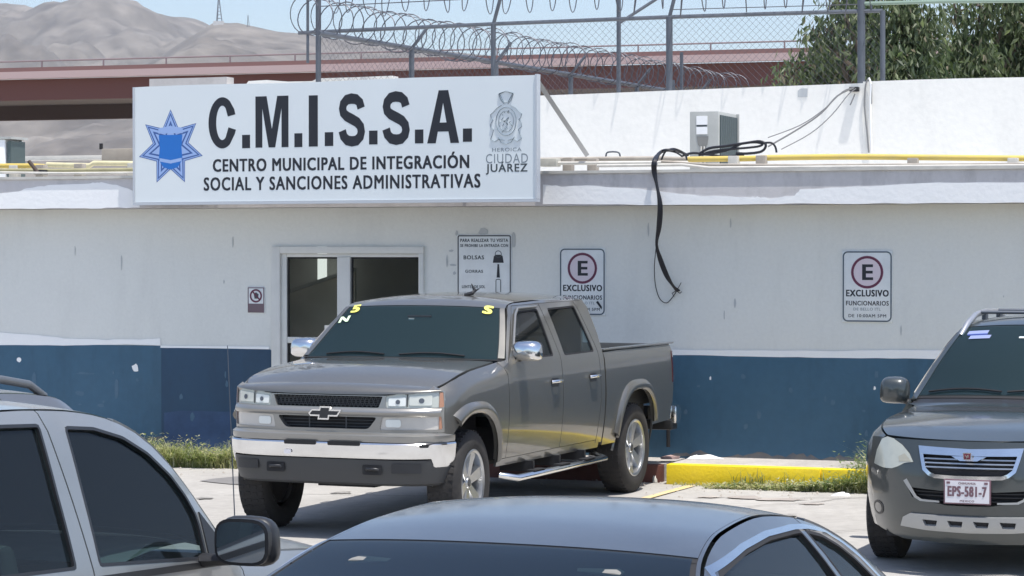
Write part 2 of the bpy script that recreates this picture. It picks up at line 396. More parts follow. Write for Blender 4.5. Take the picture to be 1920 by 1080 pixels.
M_mount = mat('mountain_rock', (0.20, 0.178, 0.155), 0.95, var=1.0, vs=0.011, col2=(0.10, 0.088, 0.078), fine=0.38, fs=0.035)

# ------------------------------------------------------------------ ground, mountains
def struct(o): o['kind'] = 'structure'; return o
mb = MB(); mb.quad((-3000, -300, -0.05), (3000, -300, -0.05), (3000, 2400, -0.05), (-3000, 2400, -0.05))
struct(mb.build('ground', M_dirt))
# parking lot: one sheet with slightly uneven surface
def lot(u, v):
    x = -22 + 44 * u; y = -6 + 40 * v
    return Vector((x, y, 0.004 * math.sin(x * 1.3 + y * 0.7)))
struct(gridsurf('parking_lot', 44, 40, lot, M_conc, None, out=(0, 0, 1)))
random.seed(3)
def ridge_noise(x, y, sd):
    v = 0; a = 1; f = 1
    for k in range(6):
        v += a * abs(math.sin(x * f * 0.0051 + sd + 1.7 * math.sin(y * f * 0.0043 + k * 2.1 + sd)) * math.cos(y * f * 0.0047 - x * f * 0.0019 + k * 1.3)); a *= 0.52; f *= 2.07
    return v
def terrain(name, ridge, Yr, Yn, base, nx, sd, amp, X0px, X1px):
    """ridge: silhouette table (px,py) of the photo turned into real heights at distance Yr"""
    V = []; F = []; ny = 110
    for j in range(ny + 1):
        t = j / ny; Y = Yn + (Yr - Yn) * t
        for i in range(nx + 1):
            px = X0px + (X1px - X0px) * i / nx
            X = (px - 960) / FP * (Yr * 0.35 + Y * 0.65)
            hz = at(px, interp(ridge, px), Yr).z
            prof = t ** 1.25
            fade = min(1, t * 4) * (1 - t ** 8)
            z = base + (hz - base) * prof + (ridge_noise(X * 1.3, Y, sd) - 0.8) * amp * fade
            z += ridge_noise(X * 5, Y * 5, sd + 3) * amp * 0.10 * (1 - 0.6 * t)
            V.append((X, Y, z))
    for i in range(nx + 1):
        px = X0px + (X1px - X0px) * i / nx; X, Y, z = V[ny * (nx + 1) + i]; V.append((X * 1.1, Yr * 1.12, base))
    for j in range(ny + 1):
        for i in range(nx):
            a = j * (nx + 1) + i; F.append((a, a + 1, a + nx + 2, a + nx + 1))
    return struct(mesh_obj(name, V, F, M_mount, smooth=60))
far_r = [(-1400, 60), (-900, 20), (-500, 50), (-200, -10), (0, 9), (48, 12), (62, 17), (100, 13), (135, 9), (165, 5), (180, -3), (214, -3), (232, 6), (250, 14), (275, 17), (292, 27), (320, 32), (360, 38), (390, 50), (430, 70), (520, 88), (700, 100), (900, 120), (1200, 150), (2200, 170)]
near_r = [(-1400, 300), (-400, 270), (0, 225), (200, 160), (300, 110), (350, 76), (385, 55), (402, 44), (418, 43), (432, 46), (442, 44), (470, 50), (520, 62), (560, 66), (640, 76), (760, 90), (860, 100), (1000, 115), (1200, 140), (1500, 165), (2400, 190)]
terrain('mountain', far_r, 3300, 1500, -2, 420, 0.4, 66, -1400, 2200)
terrain('hill', near_r, 2300, 1000, -2, 420, 2.3, 30, -1400, 2400)
for (px, py0, py1, Y, wd, lab) in ((410, 44, -6, 2290, 2.2, 'tall lattice radio mast on the nearer hilltop'), (465, 52, 28, 2290, 1.0, 'short thin mast right of the tall radio mast on the hill'), (192, 2, -12, 3290, 3.0, 'mast on the highest peak at the top edge')):
    p = at(px, py0, Y); h = at(px, py1, Y).z - p.z
    t = thing('radio_mast', lab, 'radio mast', (p.x, p.y, p.z - 2))
    mb = MB()
    for k in range(3):
        a = k * 2.094; mb.tube([(math.cos(a) * wd * 1.6, math.sin(a) * wd * 1.6, 0), (0.1 * wd * math.cos(a), 0.1 * wd * math.sin(a), h + 2)], wd * 0.22, 5)
    for k in range(1, 8):
        z = (h + 2) * k / 8; r = wd * (1.6 - 1.5 * k / 8)
        mb.tube([(math.cos(a) * r, math.sin(a) * r, z) for a in (0, 2.094, 4.189)], wd * 0.12, 4, closed=True)
    mb.build('lattice', M_galv, t)
    if wd > 2: MB().box(-4.5, 4.5, -4, 4, -4, 4).build('base_hut', M_roof, t)

# ------------------------------------------------------------------ overpass
BY0, BS = 110.0, -0.33
def br(px, py, dd=0.0):
    """point on the bridge face plane"""
    r = cam_ray(px, py); n = Vector((-BS, 1, 0)).normalized(); p0 = Vector((-22.5, BY0 + dd, 0)); o = Vector((0, 0, CH))
    return o + r * ((p0 - o).dot(n) / r.dot(n))
zt = br(0, 121).z; zb_ = br(0, 149).z; zg = br(0, 188).z
A = br(0, 150); bdir = Vector((1, BS, 0)).normalized(); bn = Vector((BS, -1, 0)).normalized() * 1
def bridge_pt(s, d, z): return Vector((A.x, A.y, 0)) + bdir * s + Vector((-bdir.y, bdir.x, 0)) * d + Vector((0, 0, z))
t = thing('overpass', 'long dark red road overpass with pink barrier behind the building', 'overpass', (A.x, A.y, 0))
T0 = Vector((A.x, A.y, 0))
def bbox_(s0, s1, d0, d1, z0, z1):
    m_ = MB(); P = [bridge_pt(s, d, z) - T0 for s in (s0, s1) for d in (d0, d1) for z in (z0, z1)]
    m_.v = P; m_.f = [(0, 1, 3, 2), (4, 6, 7, 5), (0, 4, 5, 1), (2, 3, 7, 6), (0, 2, 6, 4), (1, 5, 7, 3)]; return m_
bbox_(-60, 70, 0.0, 0.3, zb_ + 0.02, zt - 0.16).build('barrier', M_parap, t)
bbox_(-60, 70, -0.25, 0.05, zb_ - 0.0, zb_ + 0.30).build('ledge', mat('pale_pink_ledge', (0.50, 0.38, 0.37), 0.8), t)
bbox_(-60, 70, 0.25, 0.7, zg, zb_ - 0.01).build('girder', M_girder, t)
bbox_(-60, 70, 12.0, 12.5, zg - .2, zt - 0.2).build('girder', mat('dark_far_girder', (0.09, 0.065, 0.06), .8), t)
bbox_(-60, 70, 0.75, 11.95, zg + 0.5, zb_ - 0.05).build('deck', M_soff, t)
for s in range(-52, 70, 3):
    q = bridge_pt(s, 0.12, 0) - T0
    MB().box(q.x - .03, q.x + .03, q.y - .05, q.y + .05, zt - 0.18, zt + 0.13).build('rail_post', mat('dull_rail', (0.22, .17, .18), .6), t)
MB().tube([bridge_pt(-60, 0.12, zt + 0.12) - T0, bridge_pt(70, 0.12, zt + 0.12) - T0], 0.035, 6).build('handrail', mat('dull_rail', (0.22, .17, .18), .6), t)
for s in (-40, -5, 32, 62):
    q = bridge_pt(s, 6, 0) - T0
    MB().box(q.x - 1, q.x + 1, q.y - 1, q.y + 1, 0, zg + 0.5).build('pier', M_soff, t)
# ------------------------------------------------------------------ office building (local frame: x = s, y = -d)
B = thing('office_building', 'low white office building with blue dado and unlevel white parapet', 'building', WP, WA)
S0, S1 = -15.0, 9.0
zr = 3.0                                  # roof slab top
FZ = 2.70                                 # underside of the fascia
FD = 0.34                                 # fascia projection
dL, dR = on_wall(511, 500)[0], on_wall(796, 500)[0]; dT = on_wall(650, 462)[1]
zbl = 1.204; SW = 0.19
MB().box(S0, dL, 0, 0.25, 0, FZ).build('wall', M_wall, B)
MB().box(dR, S1, 0, 0.25, 0, FZ).build('wall', M_wall, B)
MB().box(dL, dR, 0, 0.25, dT, FZ).build('wall', M_wall, B)
MB().box(S0, S1, -FD, -FD + 0.18, FZ + 0.001, 3.02).build('fascia', M_fasc, B)
MB().box(S0, S1, -FD + 0.18, 9.0, FZ + 0.06, zr - 0.03).build('roof', M_roof, B)
MB().box(S0, S1, -FD - 0.02, -FD + 0.10, 3.021, 3.05).build('roof_edge', M_pvc, B)
MB().box(S0, S0 + .25, 0.26, 9, 0, FZ).build('wall', M_wall, B); MB().box(S1 - .25, S1, 0.26, 9, 0, FZ).build('wall', M_wall, B)
MB().box(S0, S1, 8.7, 9, 0, FZ).build('wall', M_wall, B)
# blue dado, thin coat on the wall
sA = on_wall(303, 700)[0]
def sheet(poly, y=-0.004, th=0.003): m_ = MB(); m_.prism(poly, y - th, y, 'y'); return m_
sheet([(S0, 0), (sA, 0), (sA, zbl + 0.015), (S0, zbl)]).build('blue_dado', M_blue, B)
sheet([(sA + .001, 0), (dL - .002, 0), (dL - .002, zbl - 0.02), (dL - .05, zbl + 0.0), (sA + .001, zbl + 0.012)]).build('blue_dado', M_navy, B, label='darker navy stretch left of the door')
sheet([(dR + .002, 0), (S1, 0), (S1, zbl), (dR + .002, zbl)]).build('blue_dado', M_blue, B)
random.seed(11)
def ragged(pts_top, pts_bot, jag=0.012, n=5):
    def jl(P):
        o = []
        for a, b in zip(P, P[1:]):
            for k in range(n): o.append((a[0] + (b[0] - a[0]) * k / n, a[1] + (b[1] - a[1]) * k / n + random.uniform(-jag, jag)))
        return o + [P[-1]]
    return jl(pts_top) + jl(pts_bot)[::-1]
def Wp(L, d): return [on_wall(x, y, d) for x, y in L]
def patch(top, bot, d, jag, m=M_fresh, nm='fresh_paint', th=0.003):
    poly = ragged(Wp(top, d), Wp(bot, d), jag)
    return sheet(poly, -d, th).build(nm, m, B)
# fresh white line above the dado
patch([(-30, 622), (70, 628), (120, 634), (200, 637), (260, 636), (301, 634)], [(-30, 646), (120, 648), (220, 646), (301, 648)], 0.005, 0.004)
patch([(1240, 655), (1400, 657), (1560, 658), (1700, 656), (1950, 658)], [(1240, 665), (1400, 668), (1560, 671), (1700, 672), (1950, 675)], 0.005, 0.003)
patch([(301, 648), (400, 649), (505, 650)], [(301, 652), (400, 653), (505, 655)], 0.0055, 0.001)
# fresh paint on the fascia
patch([(-40, 366), (30, 360), (55, 352), (90, 348), (170, 343), (190, 342), (225, 348), (250, 358), (262, 372)], [(-40, 391), (60, 391), (150, 391), (200, 390), (262, 389)], FD + .001, 0.006)
patch([(1018, 346), (1060, 350), (1100, 348), (1200, 355), (1260, 362), (1330, 368), (1400, 370), (1420, 369), (1450, 372), (1490, 366), (1500, 356), (1600, 350), (1760, 343), (1950, 341)], [(1018, 383), (1200, 384), (1400, 383), (1500, 382), (1700, 381), (1950, 380)], FD + .001, 0.006)
# chips, scuffs and stains with a shape of their own
def blob(px, py, w, h, m, d=0.0075, nm='paint_chip', n=9):
    s, z = on_wall(px, py, d); pts = []
    for k in range(n):
        a = 2 * math.pi * k / n; q = random.uniform(0.7, 1.15); pts.append((s + math.cos(a) * w * q, z + math.sin(a) * h * q))
    return sheet(pts, -d, 0.002).build(nm, m, B)
blob(254, 690, .045, .055, M_fresh); blob(36, 675, .03, .03, M_fresh); blob(1332, 709, .012, .02, M_fresh); blob(1640, 728, .012, .02, M_fresh)
for (px, py, w, h) in ((219, 728, .025, .12), (64, 715, .03, .10), (150, 738, .06, .03), (160, 700, .12, .015), (258, 712, .02, .02), (190, 760, .05, .02)): blob(px, py, w, h, M_scuff, nm='scuff')
sheet([on_wall(x, y, .008) for x, y in ((308, 774), (340, 770), (420, 772), (432, 772), (432, 850), (308, 850))], -.0085, .001).build('scuff', mat('faded_blue', (0.04, 0.085, 0.18), 0.7, var=0.6, vs=5), B)
M_ghost = mat('old_glue_mark', (0.48, 0.50, 0.51), 0.9)
for (px, py, w, h) in ((907, 434, .06, .035), (963, 450, .022, .09), (846, 470, .03, .012), (850, 497, .04, .012), (852, 512, .02, .02), (838, 490, .012, .07), (856, 437, .015, .03)): blob(px, py, w, h, M_ghost, nm='glue_mark', d=0.0035)
for k in range(34):
    px = random.uniform(20, 500) if k % 2 else random.uniform(1275, 1730); py = random.uniform(690, 850)
    blob(px, py, random.uniform(.006, .03), random.uniform(.006, .05), M_scuff, nm='scuff', d=.0078) if k % 3 else None
for k in range(16):
    px = random.uniform(30, 1900); 
    if 500 < px < 1150: continue
    blob(px, random.uniform(395, 640), random.uniform(.004, .012), random.uniform(.01, .10), M_ghost, nm='stain', d=.0035)
M_splash = mat('dirt_splash', (0.16, 0.155, 0.15), .9, var=.8, vs=7, col2=(0.07, .10, .14))
for (px, w_) in ((300, .3), (380, .25), (450, .3), (1300, .25), (1420, .35), (1500, .25), (1590, .3)):
    s_, z_ = on_wall(px, 852 if px > 900 else 820, .008); pts = [(s_ - w_, SW + .0)] + [(s_ - w_ + 2 * w_ * j / 14, SW + random.uniform(.015, .07) * math.sin(math.pi * j / 14) + .004) for j in range(1, 14)] + [(s_ + w_, SW)]
    sheet(pts, -.0082, .001).build('dirt_splash', M_splash, B)
# parapet of the roof: real wall set back on the slab, its top unlevel as built
PD = -4.0
def pseg(pts, pbot, name='parapet', m=M_para, d=PD, th=0.2):
    T = Wp(pts, d); poly = [(T[0][0], pbot)] + T + [(T[-1][0], pbot)]
    mm = MB(); mm.prism(poly, -d, -d + th, 'y'); return mm.build(name, m, B)
pseg([(960, 181), (1100, 176), (1250, 170), (1400, 164), (1618, 156)], zr - .02)
pseg([(1618.2, 153), (1700, 150), (1800, 147), (1960, 144), (2050, 141)], zr - .02)
pseg([(280, 148), (360, 146), (425, 144)], zr - .02, d=-4.3, m=mat('grey_block_wall', (0.50, 0.48, 0.47), 0.85, var=0.5, vs=4))
pseg([(425.5, 160), (462, 157), (466, 152), (500, 150), (540, 153), (585, 152), (595, 147), (660, 145), (735, 142)], zr - .02, d=-4.3)
patch([(1496, 170), (1502, 166), (1514, 166), (1514, 168)], [(1496, 182), (1514, 182)], PD + 0.002, 0.001, M_ghost, 'stain')
# kerb and sidewalk
kd = 1.0
k0 = on_wall(1249, 887, kd)[0]; k1 = on_wall(930, 900, kd)[0]
struct(MB().box(k0 + .001, S1, -kd + .16, -0.001, 0.005, SW).build('sidewalk', M_walk, None, loc=WP, rot=(0, 0, WA)))
kb = thing('kerb', 'yellow painted concrete kerb in front of the blue wall', 'kerb', WP, WA)
x = k0
while x < S1:
    x2 = min(x + 1.52, S1); MB().box(x, x2 - .008, -kd, -kd + .158, -0.02, SW + 0.004).build('kerb_stone', M_yel, kb, bevel=0.012); x = x2
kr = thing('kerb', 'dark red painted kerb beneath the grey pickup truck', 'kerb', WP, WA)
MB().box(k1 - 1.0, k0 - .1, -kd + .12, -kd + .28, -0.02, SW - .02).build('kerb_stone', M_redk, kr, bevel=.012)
struct(MB().box(k1 - 1.0, k0 - .1, -kd + .281, -.001, .005, SW - .02).build('sidewalk', M_walk, None, loc=WP, rot=(0, 0, WA)))
struct(MB().box(S0, k1 - 1.01, -.42, -.001, .005, .10).build('sidewalk', M_walk, None, loc=WP, rot=(0, 0, WA)))
# yellow bay line, dark patch, cracks
def strip(pts, wd, m, z, name, kind='structure'):
    V = []; n = len(pts)
    for k, p in enumerate(pts):
        a = pts[max(0, k - 1)]; b = pts[min(n - 1, k + 1)]; t_ = (b - a).normalized(); q = Vector((-t_.y, t_.x, 0)); ww = wd[k] if isinstance(wd, list) else wd
        V += [Vector((p.x, p.y, z)) + q * ww, Vector((p.x, p.y, z)) - q * ww]
    o = mesh_obj(name, V, [(2 * k, 2 * k + 1, 2 * k + 3, 2 * k + 2) for k in range(n - 1)], m); o['kind'] = kind; return o
M_line = mat('worn_yellow_line', (0.66, 0.50, 0.20), 0.8, var=0.9, vs=6, col2=(0.50, 0.44, 0.37))
strip([at_ground(1296, 912), at_ground(1236, 928), at_ground(1180, 944), at_ground(1000, 1000)], .045, M_line, .008, 'bay_line')
# pebbles and grit along the kerb, oil spots where cars stand
random.seed(31); V = []; F = []
for k in range(900):
    s_ = random.uniform(-9, 4); d_ = kd + .02 + abs(random.gauss(0, .5)) if s_ > k0 else .5 + abs(random.gauss(0, .6)); p = wall_pt(s_, d_, .006); r = random.choice((.004, .006, .009, .014)) * random.uniform(.7, 1.3); i = len(V)
    V += [p + Vector((r, 0, 0)), p + Vector((0, r * .8, 0)), p + Vector((-r, 0, 0)), p + Vector((0, -r * .8, 0)), p + Vector((0, 0, r * .8))]; F += [(i, i + 1, i + 4), (i + 1, i + 2, i + 4), (i + 2, i + 3, i + 4), (i + 3, i, i + 4)]
tag(mesh_obj('gravel', V, F, M_rust), 'loose grit and pebbles scattered along the kerb and wall foot', 'gravel', kind='stuff')
M_oil = mat('oil_spot', (0.20, 0.19, 0.18), 0.7, var=1.0, vs=7, col2=(.36, .345, .32))
for (px, py, w_) in ((1300, 975, .10), (1480, 968, .06), (385, 935, .08), (640, 925, .10), (700, 1005, .16), (1540, 1000, .07), (540, 1040, .12)):
    c_ = at_ground(px, py); pts = []
    for k in range(16):
        a = k * math.pi / 8; q = random.uniform(.55, 1.25); pts.append(Vector((c_.x + math.cos(a) * w_ * q, c_.y + math.sin(a) * w_ * q * 1.3, .0095)))
    struct(mesh_obj('oil_spot', pts, [tuple(range(16))], M_oil))
M_scr = mat('tyre_mark', (0.24, 0.23, 0.22), .9, var=.9, vs=9, col2=(.36, .345, .325))
for (x0, y0, x1, y1) in ():
    strip([at_ground(x0 + (x1 - x0) * k / 6 + 4 * math.sin(k), y0 + (y1 - y0) * k / 6) for k in range(7)], .06, M_scr, .0075, 'tyre_mark')
# unseen street added behind the camera for reflections in paint, chrome and glass
struct(MB().box(-60, 60, -24, -9, -.04, .002).build('road', mat('asphalt', (0.055, .055, .055), .9, var=.5, vs=1)))
struct(MB().box(-60, 60, -9, -8.7, -.04, .14).build('added_road_kerb', M_walk)); struct(MB().box(-60, 60, -32, -31.6, -.04, 3.2).build('added_street_wall', mat('tan_block_wall', (.30, .25, .20), .9, var=.5, vs=1)))
M_dkpatch = mat('dark_ground_patch', (0.17, 0.165, 0.165), 0.9, var=0.4, vs=4, col2=(0.26, 0.25, 0.24))  # dark wedge on the ground left of the pickup
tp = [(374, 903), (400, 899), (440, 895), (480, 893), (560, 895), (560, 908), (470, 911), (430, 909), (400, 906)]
struct(mesh_obj('dark_ground_patch', [at_ground(x, y) + Vector((0, 0, .009)) for x, y in tp], [tuple(range(len(tp)))], M_dkpatch))
M_sand = mat('loose_sand', (0.56, 0.50, 0.43), 0.95, var=0.7, vs=8, col2=(0.47, 0.41, 0.36), bump=0.6, bs=30)
M_stn = mat('ground_stain', (0.30, 0.27, 0.25), 0.9, var=0.9, vs=3, col2=(0.44, 0.40, 0.36))
for (px, py, w, h) in ((1400, 934, .16, .10), (1460, 938, .26, .09), (1330, 933, .15, .05), (1520, 946, .12, .05), (1240, 945, .1, .1)):
    c = at_ground(px, py); pts = []
    for k in range(12):
        a = k * math.pi / 6; q = random.uniform(.6, 1.2); pts.append(Vector((c.x + math.cos(a) * w * q, c.y + math.sin(a) * h * 1.6 * q, .009)))
    struct(mesh_obj('ground_stain', pts, [tuple(range(12))], M_stn))
for k in range(5):
    x0, y0 = ((1290, 960), (700, 1000), (420, 930), (1500, 1000), (1480, 935))[k]; c = at_ground(x0, y0); pts = [c]; a = random.uniform(-.3, .3)
    for j in range(14):
        a += random.uniform(-.35, .35); c = c + Vector((math.cos(a), math.sin(a), 0)) * .22; pts.append(c)
    strip(pts, .006, mat('crack_dark', (0.12, 0.11, 0.10), 0.95), .0085, 'crack')

# ------------------------------------------------------------------ door
dr = empty('door', B, (0, 0, 0))
def W2(x0, y0, x1, y1, d): a = on_wall(x0, y0, d); b = on_wall(x1, y1, d); return a[0], b[0], b[1], a[1]
zs = SW
def bar(x0, x1, z0, z1, y0, y1, nm='frame', m=M_alu): return MB().box(x0, x1, y0, y1, z0, z1).build(nm, m, dr, bevel=.004)
a0, a1 = dL, dR
bar(a0, a0 + .10, zs, dT - .001, -.035, .12); bar(a0 + .10, a1, dT - .075, dT - .001, -.035, .12); bar(a1 - .055, a1, zs, dT - .076, -.035, .12)
b0 = on_wall(524, 480, -.03)[0]; b1 = on_wall(793, 480, -.03)[0]; c0 = on_wall(637, 500, -.05)[0]; c1 = on_wall(661, 500, -.05)[0]
zT = on_wall(650, 482, -.05)[1]
bar(a0 + .101, a0 + .165, zs, dT - .076, .0, .08); bar(a0 + .166, a1 - .056, zT, dT - .077, .0, .08); bar(c0, c1, zs, zT - .001, -.02, .08)
zm = on_wall(560, 637, -.05)[1]
bar(a0 + .166, c0 - .001, zm - .035, zm + .03, .01, .07)
bar(c1 + .001, a1 - .056, zm - .035, zm + .03, .01, .07); bar(a0 + .166, c0 - .001, zs, zs + .2, .01, .07); bar(c1 + .001, a1 - .056, zs, zs + .2, .01, .07)
M_gask = M_dk
for (u0, u1, z0, z1) in ((a0 + .166, c0 - .001, zm + .03, zT), (c1 + .001, a1 - .056, zm + .03, zT), (a0 + .166, c0 - .001, zs + .2, zm - .035), (c1 + .001, a1 - .056, zs + .2, zm - .035)):
    MB().box(u0, u1, .035, .04, z0, z1).build('pane', glass_mat('door_glass', (0.04, 0.042, 0.04), trans=0.82, rough=.03, tint=(.9, .92, .9)), dr)
    g = .018
    m_ = MB(); m_.box(u0, u0 + g, .018, .034, z0, z1); m_.box(u1 - g * .6, u1, .018, .034, z0, z1); m_.box(u0 + g, u1 - g * .6, .018, .034, z1 - g, z1); m_.build('gasket', M_gask, dr)
MB().tube([(c0 + .03, -.021, 1.15), (c0 + .03, -.06, 1.16), (c0 + .03, -.06, 1.45), (c0 + .03, -.021, 1.46)], .012, 8).build('handle', M_chrome, dr, smooth=True)
# room behind the door
M_room = mat('lobby_wall', (0.75, 0.74, 0.70), 0.9, var=.4, vs=2)
m_ = MB(); m_.box(a0 - 1.4, a1 + 1.4, 3.2, 3.3, .1, FZ); m_.box(a0 - 1.5, a0 - 1.4, .26, 3.3, .1, FZ); m_.box(a1 + 1.4, a1 + 1.5, .26, 3.3, .1, FZ); m_.box(a0 - 1.4, a1 + 1.4, .26, 3.2, .15, .18); m_.build('lobby_wall', M_room, B)
iw = MB(); iw.prism([(a0 - .22, .2), (c0 - .20, .2), (c0 - .20, 2.02), (a0 - .22, 1.78)], .9, .95, 'y'); iw.build('reflection_panel', mat('tan_reflection_panel', (0.80, 0.72, 0.60), .9, var=.3, vs=3), B)  # solid panel imitating the tan wall reflected in the left pane
iw = MB(); iw.prism([(a0 - .22, 1.782), (c0 - .20, 2.022), (c0 - .20, 2.06), (a0 - .22, 1.82)], .86, .95, 'y'); iw.build('reflection_rail', mat('pale_rail', (0.6, .6, .56), .6), B)  # sloped bar imitating the diagonal line reflected in that pane
MB().box(a0 - .80, a0 - .70, 2.9, 2.95, 1.72, 2.30).build('glow_slot', mat('glowing_slot', (0.8, .8, .8), .5, emit=(.85, .9, .88, 1.0)), B)  # upright bright slot given a glow that also lights the lobby
MB().box(c0 - .17, c0 - .02, .036, .0345, 1.40, 1.46).build('notice', mat('notice_paper', (0.8, .78, .72), .8), B)

# ------------------------------------------------------------------ signs
def polyprint(parent, poly, y, m, nm): m_ = MB(); m_.prism(poly, y - .0003, y, 'y'); return m_.build(nm, m, parent)
def circ(cx, cz, r, n=28, a0=0): return [(cx + r * math.cos(a0 + 2 * math.pi * k / n), cz + r * math.sin(a0 + 2 * math.pi * k / n)) for k in range(n)]
def ring(parent, cx, cz, r0, r1, y, m, nm, n=32, sx=1.0):
    V = []; F = []
    for k in range(n):
        a = 2 * math.pi * k / n
        for r in (r0, r1): V.append((cx + r * math.cos(a) * sx, y - .0015, cz + r * math.sin(a)))
    for k in range(n): F.append((2 * k, 2 * k + 1, 2 * ((k + 1) % n) + 1, 2 * ((k + 1) % n)))
    return mesh_obj(nm, V, F, m, parent)
def rrect(x0, x1, z0, z1, r, n=5):
    P = []
    for (cx, cz, a) in ((x1 - r, z1 - r, 0), (x0 + r, z1 - r, 90), (x0 + r, z0 + r, 180), (x1 - r, z0 + r, 270)):
        for k in range(n + 1): P.append((cx + r * math.cos(R(a + 90 * k / n)), cz + r * math.sin(R(a + 90 * k / n))))
    return P
def frame_print(parent, x0, x1, z0, z1, r, wd, y, m, nm='border'):
    a = rrect(x0, x1, z0, z1, r); b = rrect(x0 + wd, x1 - wd, z0 + wd, z1 - wd, max(.002, r - wd)); n = len(a)
    V = [(p[0], y - .0015, p[1]) for p in a] + [(p[0], y - .0015, p[1]) for p in b]
    return mesh_obj(nm, V, [(k, (k + 1) % n, n + (k + 1) % n, n + k) for k in range(n)], m, parent)
# big sign, left end close to the fascia, right end standing further out
pl = at(253, 165, 26.62); pr = at(1003.5, 138, 24.65); plb = at(259, 380, 26.62); prb = at(1006, 372, 24.65)
sv = Vector((pr.x - pl.x, pr.y - pl.y, 0)); SL = sv.length; sa = math.atan2(sv.y, sv.x)
zt0 = (pl.z + pr.z) / 2; zb0 = (plb.z + prb.z) / 2; SH = zt0 - zb0
sg = thing('shop_sign', 'large white CMISSA board above the entrance with blue star badge', 'sign', (pl.x, pl.y, zb0), sa)
def spt(px, py):
    """photo pixel -> board coordinates"""
    n = Vector((sv.y, -sv.x, 0)).normalized(); r = cam_ray(px, py); o = Vector((0, 0, CH)); p = o + r * ((Vector((pl.x, pl.y, 0)) - o).dot(n) / r.dot(n))
    return ((p - Vector((pl.x, pl.y, 0))).dot(sv.normalized()), p.z - zb0)
def bent(u, v): 
    x = u * SL; z = v * SH
    y = 0.0
    return Vector((x, y * .5, z + .006 * math.sin(u * 11) * v))
gridsurf('face_sheet', 60, 16, bent, M_sign, sg, out=(0, -1, 0))
MB().box(0.0, SL, .022, .07, -.0, SH - .01).build('backing', M_galv, sg)
fr = MB(); fr.box(-.02, SL + .02, -.012, .075, -.03, -.002); fr.box(-.022, -.001, -.012, .075, -.001, SH); fr.box(SL + .001, SL + .022, -.012, .075, -.001, SH + .004); fr.build('frame', mat('pale_frame', (0.55, .58, .62), .4, metal=.3), sg)
ly = -.0008
def sline(nm, s, X0, X1, Y0, Y1, m, bold, X2=None):
    a = spt(X0, (Y0 + Y1) / 2); b = spt(X1, (Y0 + Y1) / 2); mid = (X0 + X1) / 2
    zt_ = spt(mid, Y0)[1]; zb2 = spt(mid, Y1)[1]
    return text(nm, s, m, sg, a[0], b[0], zb2, zt_, ly, bold)
for ch, X0, X1, Y0, Y1 in (('C', 391, 443, 183, 279), ('.', 454, 469, 253, 278), ('M', 479, 541, 181, 277), ('.', 552, 567, 250, 276), ('I', 579, 596, 179, 275), ('.', 609, 625, 248, 274), ('S', 636, 684, 176, 275), ('.', 692, 708, 245, 271), ('S', 718, 768, 172, 272), ('.', 778, 794, 243, 269), ('A', 801, 861, 170, 269), ('.', 868, 885, 241, 266)):
    a = spt(X0, (Y0 + Y1) / 2); b = spt(X1, (Y0 + Y1) / 2); zt_ = spt(X0, Y0)[1]; zb2 = spt(X0, Y1)[1]
    if ch in '.I': polyprint(sg, [(a[0], zb2), (b[0], zb2), (b[0], zt_), (a[0], zt_)], ly, M_ink, 'lettering')
    else: big_letter(ch, M_ink, sg, a[0], b[0], zb2, zt_, ly - .0003)
sline('lettering', 'CENTRO MUNICIPAL DE INTEGRACIÓN', 399, 880, 288, 319, M_ink, .020)
sline('lettering', 'SOCIAL Y SANCIONES ADMINISTRATIVAS', 382, 901, 329, 355, M_ink, .020)
sline('lettering', 'HEROICA', 923, 978, 277, 284, M_ink2, .01)
sline('lettering', 'CIUDAD', 911, 990, 288, 306, M_ink2, .0)
sline('lettering', 'JUÁREZ', 911, 989, 303, 327, M_ink3, .012)
# police star badge: seven points in nested outlines
cx, cz = spt(320, 277); bw = (spt(380, 277)[0] - spt(260, 277)[0]) / 2
def star(R1, r1, n=7): return [(cx + math.cos(R(90) + math.pi * k / n) * (R1 if k % 2 == 0 else r1) * -1, cz + math.sin(R(90) + math.pi * k / n) * (R1 if k % 2 == 0 else r1)) for k in range(2 * n)]
def polyflat(poly, y, m, nm):
    tr = delaunay_2d_cdt([Vector(p) for p in poly], [(k, (k + 1) % len(poly)) for k in range(len(poly))], [], 1, 1e-6)
    return mesh_obj(nm, [(v[0], y, v[1]) for v in tr[0]], tr[2], m, sg)
for j, (k, q, m_) in enumerate(((1.0, .56, M_starb), (.96, .535, M_star), (.91, .50, M_starb), (.84, .455, M_star), (.70, .37, M_starb), (.60, .31, M_star))):
    polyflat(star(bw * k * 1.02, bw * q * 1.02), ly - .0002 * j, m_, 'badge_star')
polyflat([(cx - .37 * bw, cz + .34 * bw), (cx + .37 * bw, cz + .34 * bw), (cx + .34 * bw, cz + .02 * bw), (cx + .37 * bw, cz - .32 * bw), (cx + .22 * bw, cz - .52 * bw), (cx, cz - .58 * bw), (cx - .22 * bw, cz - .52 * bw), (cx - .37 * bw, cz - .32 * bw), (cx - .34 * bw, cz + .02 * bw)], ly - .0012, M_starc, 'badge_shield')
polyflat([(cx - .38 * bw, cz + .38 * bw), (cx - .38 * bw, cz + .52 * bw), (cx, cz + .58 * bw), (cx + .38 * bw, cz + .52 * bw), (cx + .38 * bw, cz + .38 * bw)], ly - .0014, M_star, 'badge_band')
polyflat([(cx - .35 * bw, cz - .27 * bw), (cx, cz - .33 * bw), (cx + .35 * bw, cz - .27 * bw), (cx + .34 * bw, cz - .36 * bw), (cx, cz - .42 * bw), (cx - .34 * bw, cz - .36 * bw)], ly - .0016, M_star, 'badge_band')
